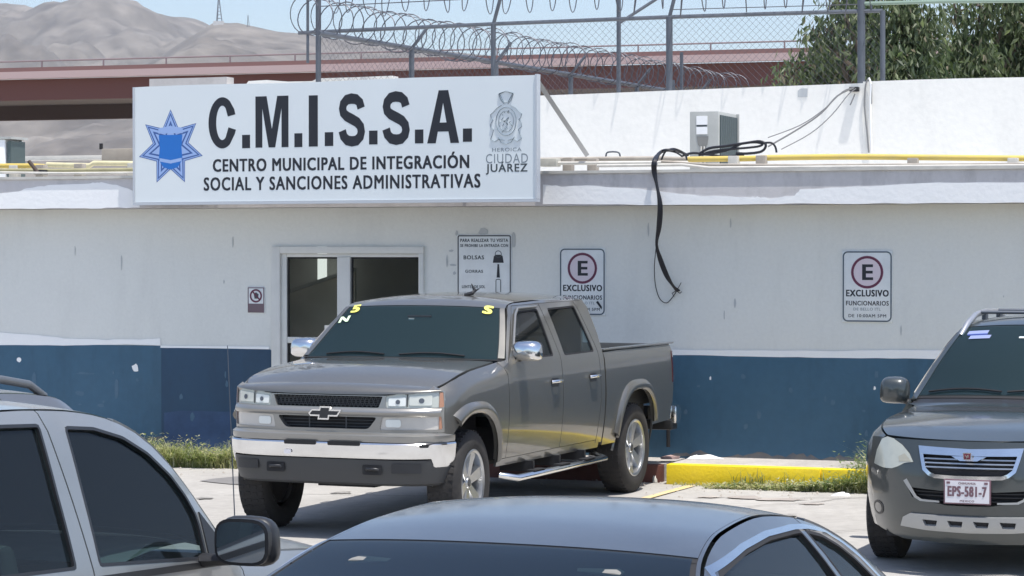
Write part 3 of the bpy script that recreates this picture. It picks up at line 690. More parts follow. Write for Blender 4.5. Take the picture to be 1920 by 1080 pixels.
# city coat of arms in grey line work
ex, ez = spt(949, 226); u_ = (spt(980, 226)[0] - ex); cm = MB()
def loop(pts, r=.004): cm.tube([(ex + x * u_, ly - .0004, ez + z * u_) for x, z in pts], r, 4, closed=True, flat=.12)
def sl_(pts, r=.004): cm.tube([(ex + x * u_, ly - .0004, ez + z * u_) for x, z in pts], r, 4, flat=.12)
loop([(math.cos(a) * .62, math.sin(a) * .78 - .05) for a in [k * math.pi / 10 for k in range(20)]], .008)
loop([(math.cos(a) * .46, math.sin(a) * .58 - .05) for a in [k * math.pi / 8 for k in range(16)]], .006)
for sx in (-1, 1):
    sl_([(sx * x, z) for x, z in ((.25, .85), (.55, .7), (.8, .45), (.95, .35), (.9, .15), (.78, .05), (.92, -.15), (.95, -.35), (.75, -.5), (.85, -.8), (.95, -1.0), (.7, -1.15), (.4, -1.0), (.1, -1.1))], .008)
    sl_([(sx * x, z) for x, z in ((.1, .9), (.3, 1.1), (.45, 1.45), (.15, 1.55))], .009); sl_([(sx * x, z) for x, z in ((.5, -.9), (.3, -1.2), (.0, -1.3))], .007)
loop([(-.42, 1.5), (.0, 1.62), (.42, 1.5), (.12, 1.0), (-.12, 1.0)], .009)
random.seed(5)
for k in range(26):
    a = random.uniform(0, 6.3); q = random.uniform(0, .42); x, z = math.cos(a) * q, math.sin(a) * q * 1.2 - .05
    sl_([(x, z), (x + random.uniform(-.14, .14), z + random.uniform(-.16, .16))], .008)
cm.build('coat_of_arms', mat('grey_line_print', (0.16, .21, .24), .5), sg)
# braces behind the board
def loc_pt(p): v = p - Vector((pl.x, pl.y, zb0)); c, s = math.cos(-sa), math.sin(-sa); return Vector((v.x * c - v.y * s, v.x * s + v.y * c, v.z))
foot = wall_pt(*(lambda q: (q[0], -.15, q[1]))(on_wall(1100, 290, -.15)))
m_ = MB(); m_.tube([Vector((SL - .01, .06, SH - .05)), loc_pt(foot)], .032, 4); m_.build('brace', mat('pale_angle_iron', (0.42, .42, .42), .6, metal=.2), sg)
for sx in (.2, .8):
    q = Vector((SL * sx, .07, .25)); MB().tube([q, q + Vector((0.0, .5 + sx * .2, -.05))], .02, 6).build('bracket', M_galv, sg)
# wall signs
def wall_sign(name, label, x0, y0, x1, y1, d=.012, group=None):
    s0, s1, z0, z1 = W2(x0, y0, x1, y1, d); o = thing(name, label, 'sign', wall_pt(s0, d, z0), WA, group)
    MB().box(0, s1 - s0, 0, d - .001, 0, z1 - z0).build('plate', M_sgn, o, bevel=.002); return o, s1 - s0, z1 - z0
for (q, lab) in (((1049, 465, 1135, 592), 'white EXCLUSIVO parking sign partly hidden behind the pickup cab'), ((1579, 470, 1673, 605), 'white EXCLUSIVO FUNCIONARIOS parking sign left of the dark SUV')):
    o, w_, h_ = wall_sign('parking_sign', lab, *q, group='exclusive parking signs')
    frame_print(o, .006, w_ - .006, .006, h_ - .006, .05, .013, -.001, mat('slate_border', (0.07, .10, .13), .5))
    polyprint(o, circ(w_ / 2, h_ * .70, w_ * .33), -.0002, M_pink, 'disc'); ring(o, w_ / 2, h_ * .70, w_ * .27, w_ * .32, .0005, M_mar, 'ring')
    text('lettering', 'E', M_ink, o, w_ * .40, w_ * .62, h_ * .59, h_ * .81, -.0008, .03)
    text('lettering', 'EXCLUSIVO', M_ink, o, w_ * .08, w_ * .93, h_ * .36, h_ * .455, -.0003, .03)
    text('lettering', 'FUNCIONARIOS', M_ink, o, w_ * .08, w_ * .93, h_ * .235, h_ * .30, -.0003, .02)
    text('lettering', 'DE BELLO ITL', M_ink2, o, w_ * .23, w_ * .77, h_ * .165, h_ * .205, -.0003, .01)
    text('lettering', 'DE 10:00AM 5PM', M_ink3, o, w_ * .13, w_ * .88, h_ * .07, h_ * .115, -.0003, .02)
    if q[0] < 1100: polyprint(o, [(w_ * .80, h_ * .20), (w_ * .84, h_ * .22), (w_ * .93, h_ * .13), (w_ * .92, h_ * .09)], -.004, M_ink, 'arrow_mark')
o, w_, h_ = wall_sign('visitor_sign', 'white sign listing forbidden bags beside the entrance, top above cab', 857, 440, 959, 566)
frame_print(o, .006, w_ - .006, .006, h_ - .006, .02, .012, -.001, mat('dark_border', (0.03, .035, .045), .5))
text('lettering', 'PARA REALIZAR TU VISITA', M_ink3, o, w_ * .06, w_ * .94, h_ * .89, h_ * .94, -.0003, .03)
text('lettering', 'SE PROHIBE LA ENTRADA CON', M_ink3, o, w_ * .06, w_ * .94, h_ * .815, h_ * .86, -.0003, .03)
text('lettering', 'BOLSAS', M_ink3, o, w_ * .12, w_ * .50, h_ * .63, h_ * .69, -.0003, .03)
text('lettering', 'GORRAS', M_ink3, o, w_ * .15, w_ * .48, h_ * .43, h_ * .475, -.0003, .03)
text('lettering', 'LENTES DE SOL', M_ink3, o, w_ * .09, w_ * .52, h_ * .20, h_ * .245, -.0003, .03)
polyprint(o, [(w_ * .66, h_ * .58), (w_ * .86, h_ * .58), (w_ * .84, h_ * .68), (w_ * .80, h_ * .70), (w_ * .72, h_ * .70), (w_ * .68, h_ * .68)], -.002, M_ink, 'handbag_pictogram')
ring(o, w_ * .76, h_ * .71, w_ * .05, w_ * .062, -.001, M_ink3, 'handbag_handle', 16)
polyprint(o, [(w_ * .745, h_ * .56), (w_ * .775, h_ * .56), (w_ * .79, h_ * .36), (w_ * .73, h_ * .36)], -.002, M_ink, 'tie_pictogram')
frame_print(o, w_ * .71, w_ * .81, h_ * .10, h_ * .34, .02, .008, -.001, M_ink3, 'phone_pictogram')
o, w_, h_ = wall_sign('no_entry_sign', 'small maroon prohibition sign on the wall left of the door', 464, 538, 496, 587)
polyprint(o, [(.008, .008), (w_ - .008, .008), (w_ - .008, h_ * .36), (.008, h_ * .36)], -.001, mat('brown_print', (0.16, .11, .13), .5), 'lower_print')
frame_print(o, .004, w_ - .004, .004, h_ - .004, .004, .010, -.001, mat('brown_print', (0.16, .11, .13), .5))
ring(o, w_ / 2, h_ * .66, w_ * .27, w_ * .36, -.002, M_mar, 'ring', 24)
polyprint(o, [(w_ * .28, h_ * .80), (w_ * .34, h_ * .84), (w_ * .74, h_ * .54), (w_ * .68, h_ * .50)], -.003, M_mar, 'bar')
polyprint(o, [(w_ * .42, h_ * .55), (w_ * .62, h_ * .55), (w_ * .66, h_ * .72), (w_ * .50, h_ * .80), (w_ * .38, h_ * .72)], -.002, M_ink3, 'pictogram')

# ------------------------------------------------------------------ roof clutter
def wtube(name, label, cat, pix, r, m, d, group=None, n=7, smooth=True, seg=1):
    pts = []
    for p in pix:
        dd = p[2] if len(p) > 2 else d; s, z = on_wall(p[0], p[1], dd); pts.append(wall_pt(s, dd, z))
    if seg > 1:
        q = []
        for i in range(len(pts) - 1):
            P0 = pts[max(0, i - 1)]; P1 = pts[i]; P2 = pts[i + 1]; P3 = pts[min(len(pts) - 1, i + 2)]
            for k in range(seg):
                t_ = k / seg
                q.append(0.5 * ((2 * P1) + (P2 - P0) * t_ + (2 * P0 - 5 * P1 + 4 * P2 - P3) * t_ ** 2 + (-P0 + 3 * P1 - 3 * P2 + P3) * t_ ** 3))
        pts = q + [pts[-1]]
    m_ = MB(); m_.tube([p - pts[0] for p in pts], r, n); o = m_.build(name, m, None, smooth=60, loc=pts[0]); tag(o, label, cat, group); return o
wtube('gas_pipe', 'thick yellow gas pipe along the roof edge on the right', 'pipe', [(1290, 299), (1420, 297), (1440, 296), (1600, 294), (1800, 296), (2010, 298)], .03, M_ypipe, -.35, seg=3)
wtube('gas_pipe', 'yellow pipe along the roof edge at far left', 'pipe', [(-40, 311), (60, 311), (84, 312)], .028, M_ypipe, -.3)
wtube('gas_pipe', 'pale yellow pipe on the roof just left of the big sign', 'pipe', [(88, 309), (168, 311), (176, 306), (262, 307)], .030, mat('pale_yellow_pipe', (0.66, .60, .38), .6, var=.5, vs=6), -.6)
wtube('conduit', 'lower olive pipe on the roof left of the sign', 'pipe', [(-40, 319), (100, 320), (262, 318)], .022, mat('olive_pipe', (0.36, .33, .19), .6, var=.5, vs=5), -.15)
wtube('conduit', 'thin pale conduit along the left roof edge', 'pipe', [(-40, 323), (120, 325), (262, 324)], .014, M_pvc, .05)
wtube('conduit', 'pale conduit on the roof right of the sign brace', 'pipe', [(1008, 300), (1110, 298), (1240, 297), (1300, 299)], .024, M_rust, -.45)
wtube('conduit', 'white conduit just above the fascia between sign and cables', 'pipe', [(1030, 306), (1130, 306), (1290, 305)], .018, M_pvc, -.12)
wtube('conduit', 'long pale conduit along the right roof edge', 'pipe', [(1120, 311), (1280, 309), (1330, 315), (1700, 312), (2010, 310)], .016, M_pvc, .12)
wtube('conduit', 'grey conduit low on the roof at right', 'pipe', [(1240, 303), (1330, 309), (1500, 310), (2010, 307)], .014, M_rust, -.02)
for i, (px, py) in enumerate(((28, 315), (78, 314), (150, 312), (250, 311), (1066, 301), (1112, 303), (1376, 298), (1428, 297), (1712, 302), (1900, 302))):
    s, z = on_wall(px, py, -.3)
    tag(MB().box(-.05, .05, -.05, .05, -.12, .03).build('pipe_support', (M_pvc, M_rust, M_rust)[i % 3], None, loc=wall_pt(s, -.3, z), rot=(0, 0, WA), bevel=.008), ('block under the pipes at the far left roof end', 'block under the pipes below the dark rag on the left roof', 'block under the pipes left of the brown roof block', 'block under the pipes touching the sign left end', 'block under the pipes just right of the sign', 'block under the pipes at the foot of the sign brace', 'block under the pipes right of the air conditioner', 'block under the yellow pipe where the black coil ends', 'block under the yellow pipe right of the parapet joint', 'block under the yellow pipe at the right picture edge')[i], 'pipe support', 'pipe supports on the roof edge')
# clutter boxes
def rbox(name, label, cat, x0, y0, x1, y1, d, dep, m, bev=.01):
    s0, s1, z0, z1 = W2(x0, y0, x1, y1, d); o = MB().box(0, s1 - s0, 0, dep, 0, z1 - z0).build(name, m, None, loc=wall_pt(s0, d, z0), rot=(0, 0, WA), bevel=bev); return tag(o, label, cat)
rbox('roof_block', 'low brown block on the roof just left of the sign', 'block', 190, 279, 262, 302, -1.6, .4, mat('brown_block', (0.36, .32, .27), .9, var=.5, vs=4))
rbox('junction_box', 'pale junction box on the roof corner right of the sign', 'junction box', 1012, 297, 1043, 312, -.05, .15, mat('dirty_cream', (0.52, .51, .45), .7, var=.6, vs=8))
rbox('roof_plank', 'long pale board lying on the left roof', 'board', 40, 293, 190, 299, -2.2, .2, M_pvc, .003)
rbox('rag', 'dark rag heap on the left roof edge', 'rag', 62, 318, 78, 327, .0, .15, M_dk)
wtube('broken_strut', 'dark broken strut leaning on the left roof pipes', 'strut', [(54, 302), (62, 312), (72, 325)], .022, mat('dark_brown', (0.07, .05, .04), .8), .0)
wtube('vent_stub', 'small dark vent stub on the left roof', 'vent', [(189.5, 280), (189.5, 269)], .022, M_dk, -1.7)
wtube('steel_hoop', 'small bent steel hoop on the roof left of the cables', 'hoop', [(1136, 297), (1137, 288), (1142, 285), (1157, 285), (1162, 289), (1163, 297)], .009, M_galv, -.5, seg=2)
# air conditioners
def ac_unit(label, x0, y0, x1, y1, d, w_side, depth, mc=None):
    M_ac = mc or globals()['M_ac']
    s0, s1, z0, z1 = W2(x0, y0, x1, y1, d); z0 = zr; w_ = s1 - s0; h_ = z1 - z0
    o = thing('air_conditioner', label, 'air conditioner', wall_pt(s0, d, z0), WA)
    MB().box(0, w_, 0, depth, .06, h_).build('casing', M_ac, o, bevel=.012)
    MB().box(w_ + .0005, w_ + .012, .05, depth - .03, .10, h_ - .04).build('coil_grille', M_coil, o)
    for k in range(9): MB().box(w_ + .0125, w_ + .018, .05 + k * (depth - .1) / 8, .056 + k * (depth - .1) / 8, .1, h_ - .04).build('grille_bar', M_galv, o)
    MB().box(w_, w_ + .03, depth - .03, depth, .05, h_).build('corner_post', M_ac, o)
    MB().box(.02, w_ - .02, .03, .1, 0, .06).build('foot', M_dk, o); MB().box(.02, w_ - .02, depth - .1, depth - .03, 0, .06).build('foot', M_dk, o)
    return o, w_, h_
o, w_, h_ = ac_unit('grey air conditioner on the roof in front of the white parapet', 1293, 209, 1347, 292, -1.2, .3, .74)
MB().box(w_ * .24, w_ * .62, -.006, -.001, h_ * .80, h_ * .93).build('label_plate', M_fresh, o); MB().box(w_ * .24, w_ * .62, -.006, -.001, h_ * .66, h_ * .77).build('label_plate', M_fresh, o)
MB().box(w_ * .26, w_ * .60, -.007, -.001, h_ * .775, h_ * .795).build('label_strip', M_ink3, o)
m_ = MB(); m_.prism([(w_ * .25, h_ * .63), (w_ * .66, h_ * .63), (w_ * .62, h_ * .50), (w_ * .46, h_ * .44), (w_ * .30, h_ * .50)], -.006, -.001, 'y'); m_.build('service_recess', mat('recess_grey', (0.22, .22, .21), .6), o)
m_ = MB(); m_.tube([(w_ * .42, -.015, h_ * .48), (w_ * .40, -.02, h_ * .25), (w_ * .5, -.015, h_ * .10)], .010, 6); m_.tube([(w_ * .52, -.015, h_ * .48), (w_ * .55, -.02, h_ * .2), (w_ * .6, -.015, h_ * .05)], .008, 6); m_.build('service_hose', M_pvc, o)
o, w_, h_ = ac_unit('white air conditioner with fan grille at the left roof end', -40, 262, 9, 318, -.9, .4, .35, M_fresh)
MB().box(w_ + .02, w_ + .07, .02, .33, .08, h_ - .02).build('fan_guard', M_coil, o)
MB().box(-.01, w_ + .09, -.012, .36, h_ + .001, h_ + .03).build('lid', M_ac, o)
# dangling cable bundle
bund = [(1290, 291), (1270, 283), (1252, 281), (1238, 285), (1227, 300), (1226, 322), (1232, 350), (1237, 385), (1235, 425), (1231, 458), (1238, 488), (1250, 518), (1262, 536), (1270, 545)]
for k in range(4):
    dx = (-2.5, 0, 2, 4)[k]; pts = [(x + dx * (1 if i % 3 else .3), y, (-.3 if i < 2 else (-.05 if i < 4 else FD + .05 if i < 8 else (FD + .03) * max(0, (13 - i)) / 6 + .02))) for i, (x, y) in enumerate(bund)]
    wtube('hanging_cable', ('outer', 'thickest', 'inner', 'rightmost')[k] + ' black cable of the bundle hanging from roof to wall hole', 'cable', pts, (.009, .014, .011, .009)[k], M_cable, 0, 'cables hanging down the wall', seg=4)
wtube('hanging_cable', 'thin looped black wire beside the hanging cable bundle', 'cable', [(1231, 455, .12), (1227, 500, .06), (1229, 535, .03), (1237, 560, .02), (1250, 568, .02), (1262, 556, .02), (1269, 545, .02)], .0045, M_cable, 0, 'cables hanging down the wall', seg=4)
for k, pts in enumerate((((1268, 545), (1262, 535), (1259, 530)), ((1268, 545), (1274, 536), (1277, 530)), ((1268, 545), (1275, 550), (1278, 547)), ((1268, 545), (1260, 550), (1264, 556)))):
    wtube('wire_end', ('frayed wire end pointing up left out of the wall hole', 'frayed wire end pointing up right out of the wall hole', 'frayed wire end pointing right out of the wall hole', 'frayed wire end curling down left of the wall hole')[k], 'cable', [(x, y, .02 + .02 * i) for i, (x, y) in enumerate(pts)], .004, M_cable, 0, 'frayed wire ends at the wall hole')
for k, pts in enumerate((((1240, 300), (1248, 284), (1262, 279), (1276, 283), (1285, 290), (1288, 300)), ((1230, 310), (1236, 290), (1250, 283), (1268, 286), (1280, 294)), ((1312, 288), (1330, 278), (1360, 274), (1400, 268), (1425, 265), (1436, 272), (1428, 284), (1400, 288), (1380, 287)), ((1314, 290), (1340, 283), (1380, 279), (1420, 275), (1430, 270), (1415, 267), (1390, 270), (1360, 283), (1310, 291)), ((1432, 268), (1447, 268), (1454, 276), (1456, 286)), ((1280, 292), (1300, 287), (1330, 290), (1360, 294), (1395, 290)))):
    wtube('loose_cable', ('loop of black cable over the roof edge', 'second black loop over the roof edge', 'big black cable coil right of the air conditioner', 'inner turn of the black coil right of the air conditioner', 'bent black cable end right of the coil', 'black cable lying below the air conditioner')[k], 'cable', pts, (.010, .010, .014, .012, .011, .013)[k], M_cable, -.7 if k > 1 else -.2, seg=4)
for k, pts in enumerate((((1440, 258), (1500, 235), (1545, 205), (1580, 172), (1602, 164)), ((1440, 275), (1500, 240), (1540, 212), (1570, 180), (1600, 165)), ((1465, 280), (1520, 250), (1560, 215), (1590, 178), (1605, 166)), ((1603, 176), (1598, 188), (1594, 197)))):
    wtube('slack_wire', ('upper', 'middle, darker', 'lower', 'short loose')[k] + ' grey wire strung to the parapet corner', 'wire', pts, (.006, .010, .006, .008)[k], M_gcable, -3.0 - .2 * k, 'wires strung to the parapet corner', seg=4)
for k, pts in enumerate((((1629, 146), (1623, 160), (1621, 200), (1626, 250), (1629, 286)), ((1629, 146), (1633, 160), (1632, 200), (1634, 286)), ((1634, 158), (1634, 195)))):
    wtube('wall_conduit', ('dark wavy conduit down the parapet joint', 'white conduit down the parapet joint', 'short grey cable at the top of the parapet joint')[k], 'conduit', pts, (.010, .012, .008)[k], (M_gcable, M_fresh, M_gcable)[k], PD + .03, seg=4)
rbox('junction_box', 'small dark junction box on the parapet below the fence post', 'junction box', 1592, 163, 1609, 171, PD + .08, .08, M_dk, .004)

# ------------------------------------------------------------------ fences
FDp = -4.12
def wp3(px, py, d): s, z = on_wall(px, py, d); return wall_pt(s, d, z)
rail = [(560, 62), (597, 60), (925, 45), (1255, 32), (1440, 26), (1615, 21), (1655, 20)]
F1 = thing('chain_link_fence', 'chain link fence with razor coil standing on the parapet', 'fence', wp3(597, 140, FDp))
f0 = F1.location.copy()
for (px, pt_, pb, r) in ((597, -30, 160, .035), (925, 45, 175, .032), (1255, 32, 172, .040), (1615, -40, 160, .045), (1655, 20, 158, .03)):
    MB().tube([wp3(px, pb, FDp) - f0, wp3(px, pt_, FDp) - f0], r, 10).build('post', M_galv, F1, smooth=True)
MB().tube([wp3(577, 118, FDp) - f0, wp3(577, -30, FDp) - f0], .018, 8).build('thin_post', M_galv, F1, smooth=True)
for (a, b) in (((925, 46), (940, -10)), ((1255, 33), (1266, -10))):
    MB().tube([wp3(*a, FDp) - f0, wp3(*b, FDp) - f0], .022, 8).build('arm', M_galv, F1, smooth=True)
MB().tube([wp3(x, y, FDp) - f0 for x, y in rail], .024, 8).build('top_rail', M_galv, F1, smooth=True)
MB().tube([wp3(x, y, FDp) - f0 for x, y in ((1615, 7), (1760, 3), (1960, 1))], .022, 8).build('top_rail', mat('greenish_rail', (0.22, .30, .24), .5), F1, smooth=True)
# diamond mesh from the parapet up to the rail
sR0 = on_wall(597, 60, FDp)[0]; sR1 = on_wall(1655, 20, FDp)[0]
zlo = on_wall(1008, 190, FDp)[1]
railt = [on_wall(x, y, FDp) for x, y in rail]
mm = MB(); pit = .085; s_ = sR0 - 1.2
def clip_wire(s, dirn):
    a = None; b = None; n = 40
    for k in range(n + 1):
        z = zlo + (1.35) * k / n; ss = s + dirn * (z - zlo)
        if sR0 + .02 < ss < sR1 - .02 and z < interp(railt, ss):
            if a is None: a = (ss, z)
            b = (ss, z)
    if a and b and b[1] - a[1] > .05: mm.tube([wall_pt(a[0], FDp, a[1]) - f0, wall_pt(b[0], FDp, b[1]) - f0], .0016, 3, cap=False)
while s_ < sR1 + 1.2: clip_wire(s_, 1); clip_wire(s_, -1); s_ += pit
mm.build('wire_mesh', M_wire, F1, kind='stuff')
def coil(p0, p1, r0, pitch, wr, name, parent, off, tilt=.15, n=22, jit=.1, squash=1.0, seed=1, twist=0.0):
    """concertina: slightly leaning rings clipped to their neighbours"""
    ax = (p1 - p0); L = ax.length; ax.normalize(); u = Vector((0, 0, 1)); v = ax.cross(u).normalized(); u = v.cross(ax); random.seed(seed)
    m_ = MB(); s_ = 0; k = 0
    while s_ < L:
        r = r0 * (1 + random.uniform(-jit, jit)); tl = tilt * (1 if k % 2 else -1) + random.uniform(-.07, .07); tw = twist + random.uniform(-.07, .07) + tilt * .6 * (1 if k % 2 else -1)
        c = p0 + ax * s_ - off + u * random.uniform(-.02, .02); pts = []
        for j in range(n):
            a = 2 * math.pi * j / n; q = u * math.cos(a) * r + v * math.sin(a) * r * squash + ax * (math.cos(a) * r * math.sin(tl) + math.sin(a) * r * math.sin(tw)); pts.append(c + q)
        m_.tube(pts, wr, 4, closed=True)
        for j in range(0, n, 2):
            d = (pts[(j + 1) % n] - pts[j]).normalized(); q = d.cross(ax); q = q.normalized() if q.length > .1 else u; m_.quad(pts[j] - d * .016, pts[j] + q * .009, pts[j] + d * .016, pts[j] - q * .009)
        s_ += pitch * random.uniform(.85, 1.15); k += 1
    return m_.build(name, M_wire, parent)
coil(wp3(625, -24, FDp), wp3(1650, -30, FDp), .33, .265, .0062, 'razor_coil', F1, f0, tilt=.04, jit=.14, seed=4, twist=.22)
MB().tube([wp3(597, 12, FDp - .1) - f0, wp3(925, -4, FDp - .1) - f0], .006, 4).build('tension_wire', M_wire, F1)
MB().tube([wp3(1260, 18, FDp - .1) - f0, wp3(1620, 8, FDp - .1) - f0], .005, 4).build('tension_wire', M_wire, F1)
# receding fence
Y0f, Y1f = 29.6, 40.6
q0 = at(597, 62, Y0f); q1 = at(1262, 172, Y1f); zrl = q0.z; q1.z = zrl
F2 = thing('razor_wire_fence', 'receding fence topped by a long razor wire coil', 'fence', (q0.x, q0.y, 0)); g0 = F2.location.copy()
MB().tube([q0 - g0, q1 - g0], .032, 8).build('top_rail', M_galv, F2, smooth=True)
def on_f2(px):
    k = (px - 960) / FP; t_ = (k * q0.y - q0.x) / ((q1.x - q0.x) - k * (q1.y - q0.y)); return q0 + (q1 - q0) * t_
fdir = (q1 - q0).normalized(); fn_ = Vector((fdir.y, -fdir.x, 0))
for px in (772, 930, 1070, 1194, 1308):
    p = on_f2(px); MB().tube([Vector((p.x, p.y, 0)) - g0, p - g0], .035, 8).build('post', M_galv, F2, smooth=True)
    MB().tube([p - g0, p - g0 + Vector((.10, .03, 0)) * 1 + fn_ * .12 + Vector((0, 0, .27))], .022, 6).build('arm', M_galv, F2, smooth=True)
q2 = on_f2(1380)
coil(q0 + Vector((-.15, -.08, .20)), q2 + Vector((0, 0, .22)), .235, .28, .0072, 'razor_coil', F2, g0, tilt=.22, seed=8)
MB().tube([q0 + Vector((-.15, -.08, .42)) - g0, q2 + Vector((0, 0, .42)) - g0], .004, 4).build('tension_wire', M_wire, F2)
# a cheap mesh for the receding fence below the rail
mm = MB(); L2 = (q2 - q0).length; s_ = -1.8
while s_ < L2:
    for dn in (1, -1):
        a = s_; b = s_ + dn * 1.9; za, zb3 = zrl - 1.9, zrl
        if 0 <= a <= L2 and 0 <= b <= L2: mm.tube([q0 + fdir * a - g0 - Vector((0, 0, 1.9)), q0 + fdir * b - g0], .0015, 3, cap=False)
    s_ += .12
mm.build('wire_mesh', M_wire, F2, kind='stuff')
# lone taller pole with slanted arm
p = at(1160, 166, 31.5); t = thing('steel_pole', 'tall dark steel pole with slanted arm behind the fence', 'pole', (p.x, p.y, 0))
MB().tube([(0, 0, 0), (0, 0, at(1160, -25, 31.5).z)], .028, 8).build('shaft', M_galv, t, smooth=True)
MB().tube([(0.02, 0, at(1166, 42, 31.5).z), (at(1262, -22, 31.5).x - p.x, 0, at(1262, -22, 31.5).z)], .020, 8).build('arm', M_galv, t, smooth=True)
for (a, b) in (((1262, 150), (1275, 165)), ((1278, 98), (1278, 165))):
    u0 = at(*a, 39); u1 = at(*b, 39); t = thing('stake', 'short rusty stake at %s behind the parapet' % ('the foot of the fence' if a[1] == 150 else 'the far fence end'), 'stake', (u1.x, u1.y, 0))
    MB().tube([Vector((0, 0, 0)), u0 - Vector((u1.x, u1.y, 0))], .03, 6).build('rod', M_galv, t)

# ------------------------------------------------------------------ tree
random.seed(21)
def leafmat(nm, col):
    m = mat(nm, col, .5); n = m.node_tree; b = n.nodes['Principled BSDF']; o = n.nodes['Material Output']; t = n.nodes.new('ShaderNodeBsdfTranslucent'); t.inputs[0].default_value = (col[0] * 1.3, col[1] * 1.5, col[2], 1)
    x = n.nodes.new('ShaderNodeMixShader'); x.inputs[0].default_value = .4; n.links.new(b.outputs[0], x.inputs[1]); n.links.new(t.outputs[0], x.inputs[2]); n.links.new(x.outputs[0], o.inputs[0]); return m
M_leaf = [leafmat('leaf_dark', (0.05, 0.075, 0.038)), leafmat('leaf_mid', (0.105, 0.135, 0.065)), leafmat('leaf_light', (0.20, 0.23, 0.13)), leafmat('leaf_dry', (0.23, 0.20, 0.14))]
M_bark = mat('bark', (0.10, 0.08, 0.06), 0.9, var=.5, vs=8)
def tree(label, base, trunk_h, blobs, n_leaf, leaf=.09):
    t = thing('leafy_tree', label, 'tree', base); tk = MB(); c = Vector((0, 0, 0))
    pts = [c]; 
    for k in range(6): pts.append(Vector((math.sin(k * .9) * .12, math.cos(k * 1.2) * .1, trunk_h * (k + 1) / 6)))
    tk.tube(pts, [.2 - .02 * k for k in range(7)], 8)
    V = []; F = []; MI = []
    tot = sum(b[3] ** 2 for b in blobs)
    for (bx, by, bz, br_, dens) in blobs:
        cb = Vector((bx, by, bz)); s0 = pts[-1] if bz > trunk_h * .7 else pts[4]
        mid = (s0 + cb) / 2 + Vector((random.uniform(-.2, .2), random.uniform(-.2, .2), .1)); tk.tube([s0, mid, cb], [.07, .045, .015], 6)
        ntw = int(16 * br_ * br_ / .8) + 8; 
        nl = int(n_leaf * br_ ** 2 / tot * dens / ntw) + 1
        for q in range(ntw):
            d = Vector((random.gauss(0, 1), random.gauss(0, 1), random.gauss(0, .8))).normalized() * br_ * random.uniform(.35, 1.1)
            e = cb + d; tk.tube([cb + d * .2, cb + d * .65 + Vector((0, 0, .05)), e + Vector((0, 0, -.06))], [.014, .009, .004], 4)
            mi_base = random.choice((0, 0, 1, 1, 2))
            drp = Vector((d.x * .3, d.y * .3, -.5)).normalized()
            for _ in range(nl):
                p = cb + d * random.uniform(.35, 1.05) + Vector((random.gauss(0, .13), random.gauss(0, .13), random.gauss(-.05, .15)))
                ax = (drp + Vector((random.gauss(0, .5), random.gauss(0, .5), random.gauss(0, .35)))).normalized()
                sd = ax.cross(Vector((random.gauss(0, 1), random.gauss(0, 1), random.gauss(0, 1)))).normalized()
                L = leaf * random.uniform(.7, 1.6); W_ = L * random.uniform(.13, .2)
                i = len(V); nn = ax.cross(sd) * W_ * .35
                V += [p, p + ax * L * .45 + sd * W_ + nn, p + ax * L - nn, p + ax * L * .45 - sd * W_ + nn]; F.append((i, i + 1, i + 2, i + 3)); 
                MI.append(mi_base if random.random() < .65 else random.choice((0, 1, 2, 3)) if random.random() < .4 else 1)
    tk.build('trunk', M_bark, t, smooth=60)
    me = bpy.data.meshes.new('crown'); me.from_pydata([tuple(v) for v in V], [], F); me.update()
    for m_ in M_leaf: me.materials.append(m_)
    me.polygons.foreach_set('material_index', MI)
    o = bpy.data.objects.new('crown', me); C.objects.link(o); o.parent = t; return t
def blobs_px(L, Y, base):
    out = []
    for (px, py, rpx, dens) in L:
        y = Y + random.uniform(-.6, .9); p = at(px, py, y); out.append((p.x - base[0], p.y - base[1], p.z, rpx / FP * y, dens))
    return out
b1_ = (at(1700, 300, 34).x, 34.0, 0)
tree('bushy long leaved tree directly behind the right fence post', b1_, 3.6, blobs_px([(1560, 60, 32, .7), (1535, 95, 30, .8), (1505, 130, 30, .9), (1480, 145, 20, .7), (1525, 60, 18, .6), (1600, 30, 40, 1), (1590, 110, 42, .9), (1540, 150, 40, .8), (1640, 70, 45, 1.3), (1690, 20, 45, 1.2), (1650, 130, 50, 1.6), (1710, 90, 52, 1.6), (1750, 140, 55, 2), (1700, 150, 55, 2), (1620, 0, 40, .9), (1575, 5, 30, .7), (1740, 40, 38, .9)], 34, b1_), 8200, .11)
b2_ = (at(1860, 300, 35).x, 35.0, 0)
tree('dense olive tree at the right picture edge behind the parapet', b2_, 3.8, blobs_px([(1790, 20, 34, .7), (1800, 90, 50, 1.5), (1850, 130, 55, 2), (1880, 60, 48, 1.3), (1920, 110, 60, 2), (1840, 10, 35, .8), (1895, 0, 40, 1), (1950, 30, 60, 1.2), (1990, 100, 60, 1.5), (1800, 150, 50, 1.8), (1900, 160, 60, 2), (1770, 150, 45, 1.5), (1960, -60, 70, 1), (1860, -50, 50, .8)], 35, b2_), 8800, .11)

